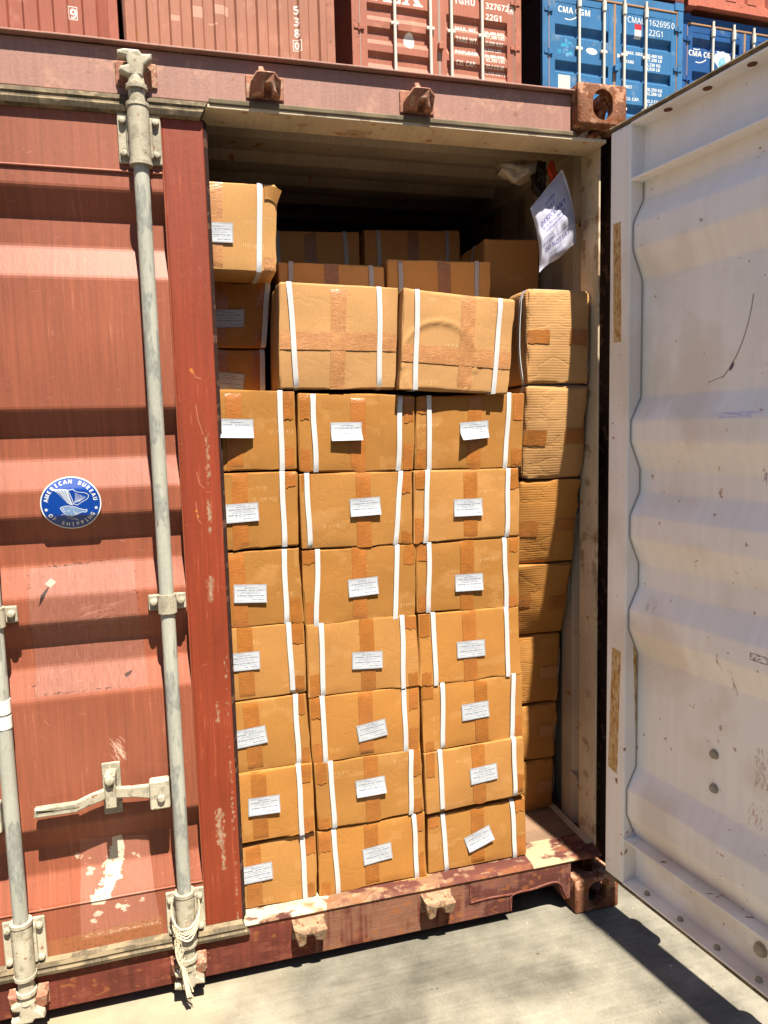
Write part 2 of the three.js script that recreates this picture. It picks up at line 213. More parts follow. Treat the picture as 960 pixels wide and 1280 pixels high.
// ---------------------------------------------------------------- the open container
const box = thing('shipping_container', 'brown red shipping container with its right door open and cartons inside', 'container', [0, 0, 0]);
const W = 2.438, L = 6.058, H = 2.591;
{
  // corner castings with their oval holes
  const ev = new Evaluator();
  const casting = () => {
    const outer = new Brush(new RoundedBoxGeometry(0.162, 0.118, 0.178, 3, 0.008)); outer.updateMatrixWorld();
    const cavity = new Brush(new THREE.BoxGeometry(0.108, 0.07, 0.126)); cavity.updateMatrixWorld();
    let r = ev.evaluate(outer, cavity, SUBTRACTION);
    const stad = (w, h, dep) => { const s = new THREE.Shape(), q = w / 2, k = h / 2 - q; s.absarc(0, k, q, 0, Math.PI); s.absarc(0, -k, q, Math.PI, Math.PI * 2); const g = new THREE.ExtrudeGeometry(s, { depth: dep, bevelEnabled: false, curveSegments: 14 }); g.translate(0, 0, -dep / 2); return g; };
    const f = new Brush(stad(0.066, 0.086, 0.3)); f.updateMatrixWorld(); r = ev.evaluate(r, f, SUBTRACTION);
    const sd = stad(0.058, 0.08, 0.3); sd.rotateY(Math.PI / 2); const sb = new Brush(sd); sb.updateMatrixWorld(); r = ev.evaluate(r, sb, SUBTRACTION);
    const tp = stad(0.062, 0.11, 0.3); tp.rotateX(Math.PI / 2); const tb = new Brush(tp); tb.updateMatrixWorld(); r = ev.evaluate(r, tb, SUBTRACTION);
    return boxUV(crease(r.geometry, 0.5));
  };
  const cg = casting();
  for (const x of [-0.081, -W + 0.081]) for (const z of [-0.089, -L + 0.089]) for (const y of [H - 0.059, 0.059]) { const m = mesh('corner_casting', cg, M.rust, box); m.position.set(x, y, z); }
  // header: beam, rain lip, worn bottom edge, pale underside
  mesh('header', boxUV(merge([B(-W + 0.162, -0.162, 2.452, 2.568, -0.1, -0.037, 0.004)])), M.header, box);
  mesh('rain_lip', sweepX([[2.5695, -0.12], [2.5695, -0.02], [2.571, -0.0185], [2.5735, -0.0185], [2.575, -0.02], [2.575, -0.12]], -W + 0.162, -0.162, 60, 0.004), M.header, box);
  mesh('drip_edge', B(-1.21, -0.155, 2.446, 2.461, -0.05, -0.024, 0.004), M.gasket, box);
  mesh('header_underside', boxUV(merge([B(-W + 0.05, -0.05, 2.436, 2.447, -0.14, -0.028, 0.003), B(-W + 0.05, -0.05, 2.445, 2.53, -0.14, -0.132, 0.002)])), M.beige, box);
  // sill paint: red at the closed door, rubbed to bare beige under the opening, dull red at the fork pocket
  const zoneMap = (f, s) => tex(canvas(2048, 256, (X, Y) => { const x = -2.3 + X / 2048 * 2.3, y = Y / 256, q = [0, 1, 2].map((k) => fbm(x * (9 << k) + 50, y * (2 << k), 1e6, s + k, 4)), fine = h3(X, Y, s), drip = n2(x * 130, y * 1.5, 1e6, 1e6, s + 9); return f(x, y, q, fine, drip); }));
  const bandUV = (g, y0, y1, z) => { const p = g.attributes.position, uv = g.attributes.uv; for (let i = 0; i < p.count; i++) uv.setXY(i, (p.getX(i) + 2.3) / 2.3, z ? (p.getZ(i) - y0) / (y1 - y0) : (p.getY(i) - y0) / (y1 - y0) + (p.getZ(i) + 0.028) * 2); return g; };
  const sillM = std({ roughness: 0.75, bumpMap: roughBump, bumpScale: 0.001, map: zoneMap((x, y, q, fine, drip) => {
    let c = mul(x > -0.54 ? [106, 60, 52] : [120, 60, 47], 0.9 + 0.3 * (q[0] - 0.5) + 0.14 * (fine - 0.5) + 0.14 * (drip - 0.5));
    const zone = sm(clamp((x + 1.08) * 9, 0, 1)) * (x < -0.54 ? 1 : 0), w = zone * 0.8 + (q[0] - 0.5) * 1.3 + (drip - 0.5) * 0.5 + (y < 0.3 ? 0.1 : 0); if (w > 0.42) c = mixc(c, mul([140, 104, 80], 0.88 + 0.26 * q[2]), clamp((w - 0.42) * 2, 0, 0.75));
    if (x > -0.54) { const e = q[1] + 0.12 * (drip - 0.5); if (e > 0.53) c = mixc(c, [130, 98, 82], clamp((e - 0.53) * 5, 0, 0.55)); }
    if (q[2] > 0.66) c = mixc(c, [148, 92, 52], clamp((q[2] - 0.66) * 9, 0, 0.7)); else if (q[1] > 0.6) c = mixc(c, [146, 84, 66], clamp((q[1] - 0.6) * 3, 0, 0.5)); return c;
  }, 400) });
  const plateM = std({ roughness: 0.8, bumpMap: roughBump, bumpScale: 0.0015, map: zoneMap((x, y, q, fine, drip) => {
    let c = mul([112, 64, 54], 0.88 + 0.4 * (q[0] - 0.5) + 0.16 * (fine - 0.5)); const left = x < -1.0 + 0.1 * (q[1] - 0.5) ? 1 : 0;
    if (left) c = mixc(c, mul([196, 188, 160], 0.9 + 0.16 * q[2]), clamp((q[1] - 0.36) * 9, 0, 1)); else if (x < -0.6) c = mixc(c, mul([140, 106, 78], 0.9 + 0.3 * q[2]), clamp((q[1] - 0.42) * 6, 0, 0.9));
    if (x > -0.78 && x < -0.64 && y > 0.4) c = mixc(c, [172, 108, 42], clamp((q[1] - 0.44) * 8, 0, 0.8)); if (x > -0.3 && x < -0.14 && q[1] > 0.33) c = mixc(c, [190, 176, 138], clamp((q[1] - 0.33) * 6, 0, 0.85));
    if (q[2] > 0.6) c = mixc(c, [176, 154, 118], clamp((q[2] - 0.6) * 7, 0, 0.5)); if (q[0] > 0.62) c = mixc(c, [140, 88, 54], clamp((q[0] - 0.62) * 7, 0, 0.7)); return c;
  }, 420) });
  // sill with the fork pocket cut out at its right end
  const S = [[-W + 0.162, 0.04], [-0.375, 0.04], [-0.372, 0.094], [-0.21, 0.1], [-0.186, 0.04], [-0.162, 0.04], [-0.162, 0.172], [-W + 0.162, 0.172]];
  mesh('sill', bandUV(boxUV(extr(S, 0.12, 0.003).translate(0, 0, -0.148)), 0.03, 0.18), sillM, box);
  mesh('sill_plate', bandUV(sweepX([[0.17, -0.15], [0.17, -0.026], [0.176, -0.0225], [0.181, -0.026], [0.1855, -0.034], [0.1855, -0.15]], -W + 0.06, -0.052, 40, 0.002), -0.15, -0.02, true), plateM, box);
  const bead = (pts) => tube(pts, 0.0035, pts.length * 14, 6);
  mesh('weld_bead', merge([bead([[-0.52, 0.165, -0.027], [-0.52, 0.13, -0.027], [-0.52, 0.1, -0.027]]), bead([[-0.52, 0.1, -0.027], [-0.45, 0.103, -0.027], [-0.375, 0.1, -0.027]]), bead([[-0.38, 0.045, -0.027], [-0.377, 0.094, -0.027], [-0.3, 0.103, -0.027], [-0.21, 0.107, -0.027], [-0.18, 0.05, -0.027]])]), M.sill, box);
  // cam keepers that stand free
  for (const x of [-1.064, -0.644]) mesh('cam_keeper', keeperGeo(x, 2.5, -0.037, 0.062, false), M.keeper, box);
  for (const x of [-1.038, -0.635]) mesh('cam_keeper', keeperGeo(x, 0.132, -0.028, 0.05, true), M.sillKeeper, box);
  for (const x of [-1.385, -1.803]) { mesh('cam_keeper', keeperGeo(x, 2.502, -0.037, 0.034, false), M.keeper, box); mesh('cam_keeper', keeperGeo(x, 0.098, -0.028, 0.036, true), M.keeper, box); }
  // corner posts
  for (const s of [0, 1]) { const X = (a, b) => (s ? [-W - b, -W - a] : [a, b]); mesh('corner_post', boxUV(merge([B(...X(-0.052, -0.045), 0.118, 2.473, -0.172, -0.066, 0.003), B(...X(-0.047, -0.006), 0.118, 2.473, -0.172, -0.164, 0.002)])), M.beige, box); mesh('corner_post_plate', boxUV(B(...X(-0.009, -0.001), 0.118, 2.473, -0.174, -0.02, 0.003)), M.darkRubber, box); }  // outer plate given the dark rubber colour to paint the gap in shade
  // side walls, corrugated along their length
  const wallX = (z) => { const p = 0.278, t = (((-z - 0.235) % p) + p) % p / p; const d = t < 0.25 ? 0 : t < 0.5 ? (t - 0.25) * 4 : t < 0.75 ? 1 : 1 - (t - 0.75) * 4; return -0.043 + 0.036 * d; };
  for (const s of [0, 1]) {
    const rows = []; const Z = [-0.16, -0.172, -0.174]; for (let z = -0.235; z > -L + 0.1; z -= 0.0695) Z.push(z); Z.push(-L + 0.06);
    for (const y of [0.16, 1.0, 1.8, 2.5]) rows.push(Z.map((z) => { const x = z > -0.2 ? -0.007 : wallX(z - 0.0001); return [s ? -W - x : x, y, z, z, y]; }));
    mesh('side_wall', crease(sheet(rows), 0.15), M.inner, box);
    mesh('side_wall_outside', crease(sheet(rows.map((r) => r.map((p) => [p[0] + (s ? -0.003 : 0.003), ...p.slice(1)]))), 0.4), M.red, box);
    mesh('top_rail', boxUV(s ? B(-W, -W + 0.06, 2.47, 2.575, -L + 0.17, -0.172) : B(-0.06, 0, 2.47, 2.575, -L + 0.17, -0.172)), M.inner, box);
    mesh('bottom_rail', boxUV(s ? B(-W, -W + 0.06, 0.04, 0.18, -L + 0.17, -0.172) : B(-0.06, 0, 0.04, 0.18, -L + 0.17, -0.172)), M.sill, box);
  }
  for (const y of [0.36, 1.3, 2.25]) mesh('lashing_bar', tube([[-0.05, y - 0.012, -0.172], [-0.042, y, -0.2], [-0.044, y + 0.006, -0.236]], 0.006, 8, 8), M.beige, box);
  // roof and far end
  const rz = []; for (let k = 0, z = -0.1; z > -L + 0.05; k++) { rz.push([2.548 + (k % 4 < 2 ? 0 : -0.028), z]); z -= k % 2 ? 0.024 : 0.081; }
  mesh('roof', crease(sheet([-W + 0.05, -1.6, -0.8, -0.05].map((x) => rz.map(([y, z]) => [x, y, z, x, z]))), 0.1), M.inner, box);
  mesh('roof_outside', crease(sheet([-W + 0.03, -1.2, -0.03].map((x) => rz.map(([y, z]) => [x, y + 0.004, z, x, z]))), 0.3), M.red, box);
  const ex = []; for (let k = 0, x = -W + 0.02; x < -0.01; k++, x += 0.07) ex.push([x, -L + 0.04 + (k % 4 < 2 ? 0 : 0.036)]);
  mesh('end_wall', crease(sheet([0.16, 1.3, 2.55].map((y) => ex.map(([x, z]) => [x, y, z, x, y]))), 0.4), M.inner, box);
  mesh('end_wall_outside', crease(sheet([0.04, 1.3, 2.58].map((y) => ex.map(([x, z]) => [x, y, z - 0.004, x, y]))), 0.4), M.red, box);
  // floor boards and what carries them
  for (let i = 0; i < 7; i++) { const x0 = -W + 0.062 + i * 0.331; mesh('floor_board', boxUV(B(x0, x0 + 0.329, 0.156, 0.184 + (i % 2) * 0.001, -L + 0.1, -0.1525, 0.002)), M.plank, box); }
  mesh('cross_member', boxUV(merge([1, 2, 3, 4, 5, 6, 7, 8, 9, 10].map((k) => B(-W + 0.06, -0.06, 0.05, 0.155, -0.5 * k - 0.5, -0.5 * k - 0.45, 0.002)))), M.sill, box);
  mesh('floor_angle', B(-0.075, -0.052, 0.184, 0.192, -1.6, -0.08, 0.002), M.beige, box);
}

// the closed left door
{
  const X0 = -2.42, X1 = -1.228, ZF = -0.03, uvf = (x, y) => [(x + 2.43) / 1.21, (y - 0.19) / 2.22];
  const Wp = 1024, Hp = 1880, px = (x, y) => [((x + 2.43) / 1.21) * Wp, (1 - (y - 0.19) / 2.22) * Hp];
  const c = canvas(Wp, Hp, (X, Y) => {
    const x = X / 846, y = Y / 846, big = fbm(x * 3, y * 2.2, 1e6, 11, 4), st = n2(x * 330, y * 13, 1e6, 1e6, 12), st2 = n2(x * 130, y * 5, 1e6, 1e6, 14), fine = h3(X, Y, 5);
    let k = 1 + 0.24 * (big - 0.5) + 0.1 * (st - 0.5) + 0.08 * (st2 - 0.5) + 0.08 * (fine - 0.5), col = x > 1.098 ? mul([138, 56, 30], k) : mul([152, 85, 60], k);
    const pale = fbm(x * 2.1 + 7, y * 1.7, 1e6, 19, 4); col = mixc(col, [166, 104, 84], clamp((pale - 0.46) * 1.3, 0, x > 1.098 ? 0.05 : 0.24));
    if (st > 0.86 && big > 0.45) col = mixc(col, [196, 150, 130], (st - 0.86) * 2.2);
    return col;
  }, (g) => {
    const P = (pts) => poly(g, pts.map((p) => px(...p)));
    // outline of a removed placard: greyer paint under it, bristly grain, torn rim
    g.save(); P([[-1.727, 1.262], [-1.469, 1.275], [-1.449, 0.922], [-1.732, 0.925]]); g.fillStyle = 'rgba(150,104,92,0.5)'; g.fill(); g.clip();
    for (let i = 0; i < 2000; i++) { const [x, y] = px(rr(-1.735, -1.445), rr(0.92, 1.28)); g.strokeStyle = rnd() < 0.62 ? `rgba(196,150,134,${rr(0.04, 0.26)})` : `rgba(106,48,34,${rr(0.06, 0.3)})`; g.lineWidth = rr(0.6, 1.5); g.beginPath(); g.moveTo(x, y); g.lineTo(x + rr(-1, 1), y + rr(4, 22)); g.stroke(); } g.restore();
    g.strokeStyle = 'rgba(58,28,20,0.75)'; for (const [a, b, n] of [[[-1.7, 1.262], [-1.52, 1.272], 26], [[-1.733, 0.928], [-1.47, 0.926], 30], [[-1.727, 1.26], [-1.731, 0.95], 8], [[-1.468, 1.27], [-1.451, 0.95], 9]]) for (let i = 0; i < n; i++) { const t = rnd(), [x, y] = px(lerp(a[0], b[0], t), lerp(a[1], b[1], t)); g.lineWidth = rr(0.8, 2); g.beginPath(); g.moveTo(x, y); g.lineTo(x + rr(-9, 9), y + rr(-3, 3)); g.stroke(); }
    g.fillStyle = 'rgba(38,18,14,0.9)'; P([[-1.705, 1.165], [-1.699, 1.195], [-1.676, 1.22], [-1.69, 1.19]]); g.fill(); g.fillStyle = 'rgba(226,186,168,0.7)'; P([[-1.69, 1.222], [-1.675, 1.235], [-1.662, 1.225], [-1.676, 1.212]]); g.fill();
    P([[-1.51, 0.957], [-1.488, 0.966], [-1.492, 0.956], [-1.504, 0.948]]); g.fillStyle = 'rgba(50,24,18,0.8)'; g.fill();
    g.strokeStyle = 'rgba(212,178,160,0.35)'; for (let i = 0; i < 40; i++) { const [x, y] = px(rr(-1.63, -1.52), rr(1.1, 1.16)); g.lineWidth = 1; g.beginPath(); g.moveTo(x, y); g.lineTo(x + rr(10, 36), y - rr(2, 9)); g.stroke(); }
    // second faded placard low on the door, with flaked white lettering and glue
    P([[-1.655, 0.5], [-1.48, 0.48], [-1.455, 0.23], [-1.665, 0.225]]); g.fillStyle = 'rgba(200,146,132,0.38)'; g.fill();
    const blob = (pts, n, col) => { g.fillStyle = col; for (let i = 0; i < n; i++) { const p = pts[Math.floor(rnd() * pts.length)], [x, y] = px(p[0] + rr(-1, 1) * p[2], p[1] + rr(-1, 1) * p[2]); const r = rr(1, 7), sq = rr(0.4, 1), tl = rr(0, 3); g.beginPath(); for (let k = 0; k < 7; k++) { const a = k * 0.9 + tl, q = r * rr(0.25, 1.5); g.lineTo(x + Math.cos(a) * q, y + Math.sin(a) * q * sq); } g.closePath(); g.fill(); } };
    blob([[-1.565, 0.44, 0.016], [-1.57, 0.42, 0.02], [-1.575, 0.4, 0.025], [-1.585, 0.375, 0.025], [-1.6, 0.35, 0.02], [-1.62, 0.335, 0.013], [-1.56, 0.46, 0.012]], 190, 'rgba(226,216,192,0.85)');
    g.save(); P([[-1.572, 0.49], [-1.546, 0.492], [-1.54, 0.455], [-1.548, 0.41], [-1.575, 0.352], [-1.6, 0.318], [-1.632, 0.322], [-1.628, 0.345], [-1.6, 0.36], [-1.592, 0.39], [-1.596, 0.42], [-1.574, 0.44]]); g.fillStyle = 'rgba(222,212,186,0.95)'; g.fill(); g.clip(); for (let i = 0; i < 60; i++) { const [x, y] = px(rr(-1.64, -1.54), rr(0.31, 0.49)); g.fillStyle = `rgba(${rnd() < 0.5 ? '176,110,92' : '206,188,164'},${rr(0.3, 0.8)})`; g.fillRect(x, y, rr(1, 8), rr(1, 6)); } g.restore();
    blob([[-1.55, 0.305, 0.012], [-1.547, 0.295, 0.008]], 16, 'rgba(224,212,188,0.9)');
    blob([[-1.635, 0.425, 0.012], [-1.63, 0.4, 0.01], [-1.51, 0.425, 0.008], [-1.615, 0.295, 0.006], [-1.63, 0.275, 0.005], [-1.66, 0.45, 0.008], [-1.5, 0.31, 0.004]], 46, 'rgba(224,200,178,0.75)');
    g.fillStyle = 'rgba(225,200,180,0.75)'; for (let i = 0; i < 70; i++) { const [x, y] = px(rr(-1.665, -1.45), 0.226 + rr(-0.004, 0.004) + 0.01); g.fillRect(x, y, rr(1, 4), rr(1, 4)); }
    g.fillStyle = 'rgba(176,132,72,0.28)'; P([[-1.75, 0.24], [-1.45, 0.252], [-1.45, 0.196], [-1.75, 0.196]]); g.fill();
    for (let i = 0; i < 260; i++) { const [x, y] = px(rr(-1.72, -1.35), rr(0.2, 0.25)); g.fillStyle = `rgba(${rnd() < 0.5 ? '150,104,54' : '98,50,32'},${rr(0.15, 0.5)})`; g.fillRect(x, y, rr(2, 9), rr(1, 3)); }
    // chalk-like rub marks and scratches
    g.strokeStyle = 'rgba(220,190,170,0.5)'; for (let i = 0; i < 34; i++) { const [x, y] = px(rr(-1.56, -1.53), rr(0.735, 0.79)); g.lineWidth = rr(1, 2.5); g.beginPath(); g.moveTo(x, y); g.quadraticCurveTo(x + 9, y + 6, x + rr(4, 16), y + rr(12, 26)); g.stroke(); }
    for (let i = 0; i < 420; i++) { const [x, y] = px(rr(-1.8, -1.23), rr(0.2, 2.4)); const a = rr(-0.5, 1.6), l = rr(3, 26) * rnd(); g.strokeStyle = `rgba(${rnd() < 0.75 ? '222,186,164' : '92,42,30'},${rr(0.08, 0.42)})`; g.lineWidth = rr(0.6, 1.5); g.beginPath(); g.moveTo(x, y); g.lineTo(x + Math.cos(a) * l, y + Math.sin(a) * l); g.stroke(); }
    // stile: scraped to grey primer
    const grey = (x, y0, y1, w, n) => { for (let i = 0; i < n; i++) { const [X, Y] = px(x + rr(-w, w) * rnd(), rr(y0, y1)); g.fillStyle = `rgba(${rnd() < 0.6 ? '158,130,106' : '176,150,124'},${rr(0.25, 0.75)})`; g.fillRect(X, Y, rr(1.5, 6), rr(2, 11)); } };
    grey(-1.272, 1.15, 1.215, 0.011, 60); grey(-1.266, 1.36, 1.43, 0.008, 34); grey(-1.266, 1.335, 1.35, 0.006, 12); grey(-1.281, 0.43, 0.545, 0.016, 150); grey(-1.277, 0.36, 0.43, 0.008, 40); grey(-1.243, 0.2, 1.0, 0.006, 60); grey(-1.262, 1.47, 1.62, 0.006, 34); grey(-1.27, 0.8, 0.86, 0.01, 20);
    g.strokeStyle = 'rgba(196,146,120,0.7)'; g.lineWidth = 1.6; for (const q of [[[-1.283, 1.68], [-1.279, 1.64], [-1.268, 1.6]], [[-1.29, 1.5], [-1.285, 1.47], [-1.272, 1.455]], [[-1.288, 1.77], [-1.28, 1.752], [-1.266, 1.748]], [[-1.296, 1.42], [-1.293, 1.37], [-1.285, 1.36]]]) { g.beginPath(); q.forEach((p, i) => (i ? g.lineTo(...px(...p)) : g.moveTo(...px(...p)))); g.stroke(); }
    g.fillStyle = 'rgba(196,122,44,0.9)'; for (const [x, y, r] of [[-1.29, 1.771, 4], [-1.287, 1.765, 3], [-1.296, 1.395, 3], [-1.293, 1.38, 3]]) { const q = px(x, y); g.beginPath(); g.arc(q[0], q[1], r, 0, 7); g.fill(); }
  });
  const dm = std({ map: tex(c), roughness: 0.55, specularIntensity: 0.7, bumpMap: roughBump, bumpScale: 0.0005 });
  const planar = (g) => { const q = flat(g), p = q.attributes.position, uv = q.attributes.uv; for (let i = 0; i < p.count; i++) uv.setXY(i, ...uvf(p.getX(i), p.getY(i))); return q; };
  const door = mesh('door', panelGeo(PROF, -2.34, -1.31, ZF - 0.002, -1, uvf, 16), dm, box);
  door.userData.label = 'closed red brown door with lock rods and round sticker';
  mesh('door_back', panelGeo(PROF, -2.34, -1.31, ZF - 0.005, -1, uvf, 4), M.inner, door);
  mesh('stile', planar(B(-1.331, X1, 0.194, 2.405, ZF - 0.045, ZF, 0.004)), dm, door); mesh('stile', planar(B(X0, -2.315, 0.194, 2.405, ZF - 0.045, ZF, 0.004)), dm, door);
  mesh('rail', planar(B(-2.315, -1.331, 2.268, 2.405, ZF - 0.045, ZF - 0.0005, 0.003)), dm, door); mesh('rail', planar(B(-2.315, -1.331, 0.194, 0.334, ZF - 0.045, ZF - 0.0005, 0.003)), dm, door);
  mesh('weld_bead', planar(merge([tube([[-2.3, 2.266, ZF], [-1.8, 2.266, ZF], [-1.335, 2.266, ZF]], 0.004, 60, 6), tube([[-2.3, 0.334, ZF], [-1.8, 0.334, ZF], [-1.335, 0.334, ZF]], 0.003, 60, 6), tube([[-1.332, 0.2, ZF - 0.0015], [-1.332, 1.2, ZF - 0.0015], [-1.332, 2.4, ZF - 0.0015]], 0.003, 60, 6)])), dm, door);
  lockGear(door, -1.385, ZF, -1, 0.63); lockGear(door, -1.803, ZF, -1, 0.63);
  const G = (y0, y1, m) => [[y0, -0.06], [y0, -0.024], [y0 + 0.004, -0.016], [y0 + (y1 - y0) * 0.35, -0.0125], [y0 + (y1 - y0) * 0.45, -0.0165], [y0 + (y1 - y0) * 0.58, -0.0165], [y0 + (y1 - y0) * 0.66, -0.0135], [y1 - 0.004, -0.018], [y1, -0.028], [y1, -0.06]];
  mesh('gasket', sweepX(G(2.403, 2.449), X0, (y) => -1.236 + (y - 2.403) * 0.5, 40, 0.003), M.gasket, door);
  mesh('gasket', sweepX(G(0.153, 0.196).map(([y, z]) => [y, z + 0.004]), X0, (y) => -1.209 - (y - 0.153) * 0.5, 50, 0.007), M.gasket, door);
  mesh('gasket', boxUV(merge([B(-1.234, -1.2215, 0.19, 2.41, -0.075, -0.037, 0.005), B(-1.224, -1.217, 0.19, 2.41, -0.08, -0.052, 0.003)])), M.darkRubber, door);
  for (const y of [0.4, 0.95, 1.6, 2.2]) mesh('hinge', boxUV(merge([B(-2.436, -2.36, y - 0.04, y + 0.04, ZF, ZF + 0.01, 0.003), cyl(0.014, 0.014, 0.1, -2.43, y, ZF + 0.012)])), M.red, door);
  mesh('tape_band', boxUV(merge([cyl(0.0202, 0.0202, 0.036, -1.803, 0.923, ZF + 0.032, 'y', 24), cyl(0.0202, 0.0202, 0.032, -1.803, 0.882, ZF + 0.032, 'y', 24)])), std({ color: 0xd2d0c8, roughness: 0.5 }), door);
  // round classification sticker, pressed over the corrugation
  const sc = canvas(768, 768, null, (g) => {
    g.translate(384, 384); g.fillStyle = '#dcdcd4'; g.beginPath(); g.arc(0, 0, 382, 0, 7); g.fill(); g.fillStyle = '#0b3f93'; g.beginPath(); g.arc(0, 0, 366, 0, 7); g.fill();
    g.fillStyle = '#e6e6de'; g.font = 'bold 74px sans-serif'; g.textAlign = 'center'; g.textBaseline = 'middle';
    const arc = (s, mid, step, R, flip) => { [...s].forEach((ch, i) => { const a = mid + (i - (s.length - 1) / 2) * step * (flip ? -1 : 1); g.save(); g.rotate(a); g.translate(0, flip ? R : -R); g.fillText(ch, 0, 0); g.restore(); }); };
    arc('AMERICAN BUREAU', 0, 0.2, 312, false); arc('OF SHIPPING', 0, 0.2, 312, true);
    for (const s of [-1, 1]) { g.beginPath(); for (let k = 0; k < 10; k++) { const r = k % 2 ? 12 : 28, a = k * Math.PI / 5 - Math.PI / 2; g.lineTo(s * 312 + r * Math.cos(a), 80 + r * Math.sin(a)); } g.closePath(); g.fill(); }
    g.strokeStyle = '#e2e2da'; g.lineWidth = 7; g.lineJoin = 'round';
    g.beginPath(); g.moveTo(-218, -200); g.bezierCurveTo(-130, -170, -90, -120, -60, -40); g.bezierCurveTo(-40, 0, -10, 20, 20, 22); g.bezierCurveTo(-10, -40, -20, -120, -40, -196); g.bezierCurveTo(-100, -205, -170, -215, -218, -200); g.fillStyle = 'rgba(220,222,214,0.75)'; g.fill(); g.stroke();
    g.beginPath(); g.moveTo(30, 10); g.bezierCurveTo(20, -70, -10, -140, -30, -190); g.lineTo(40, -200); g.bezierCurveTo(60, -150, 120, -160, 190, -140); g.bezierCurveTo(230, -120, 240, -90, 200, -50); g.bezierCurveTo(150, -20, 110, 0, 80, 30); g.closePath(); g.stroke();
    for (let i = 0; i < 9; i++) { g.lineWidth = 4; g.beginPath(); g.moveTo(40 + i * 8, 0 - i * 3); g.quadraticCurveTo(70 + i * 14, -70, 60 + i * 16, -150 + i * 8); g.stroke(); g.strokeStyle = i % 2 ? '#0b3f93' : '#e2e2da'; g.beginPath(); g.moveTo(-200 + i * 18, -196); g.quadraticCurveTo(-120 + i * 10, -120, -40 + i * 4, 0); g.stroke(); g.strokeStyle = '#e2e2da'; }
    g.lineWidth = 6; g.beginPath(); g.moveTo(-140, 60); g.bezierCurveTo(-80, 20, 20, 40, 60, 60); g.bezierCurveTo(120, 90, 170, 110, 190, 96); g.bezierCurveTo(210, 130, 170, 150, 140, 130); g.bezierCurveTo(80, 150, 40, 180, -20, 190); g.bezierCurveTo(-70, 170, -120, 120, -140, 60); g.fillStyle = 'rgba(215,218,212,0.5)'; g.fill(); g.stroke();
    for (let i = 0; i < 26; i++) { g.lineWidth = 4; g.beginPath(); const x = -120 + rnd() * 200, y = 60 + rnd() * 110; g.moveTo(x, y); g.lineTo(x + rr(-26, 26), y + rr(-18, 30)); g.stroke(); }
    g.lineWidth = 5; g.beginPath(); g.moveTo(-70, 190); g.bezierCurveTo(-40, 240, 40, 230, 80, 262); g.stroke(); g.beginPath(); g.moveTo(-10, 190); g.bezierCurveTo(10, 230, 60, 220, 70, 250); g.stroke();
  });
  const cx = -1.609, cy = 1.432, R = 0.074, rows = [];
  for (let i = 0; i <= 20; i++) { const r = []; for (let j = 0; j <= 48; j++) { const a = j / 48 * Math.PI * 2, q = R * i / 20, x = cx + q * Math.cos(a), y = cy + 0.93 * q * Math.sin(a); r.push([x, y, ZF - depthAt(PROF, y) + 0.0022, 0.5 + 0.5 * i / 20 * Math.cos(a), 0.5 + 0.5 * i / 20 * Math.sin(a)]); } rows.push(r); }
  const st = mesh('sticker', sheet(rows), std({ map: tex(sc), roughness: 0.3, specularIntensity: 1 }), door); st.userData.label = 'round blue classification sticker with white eagle';
}

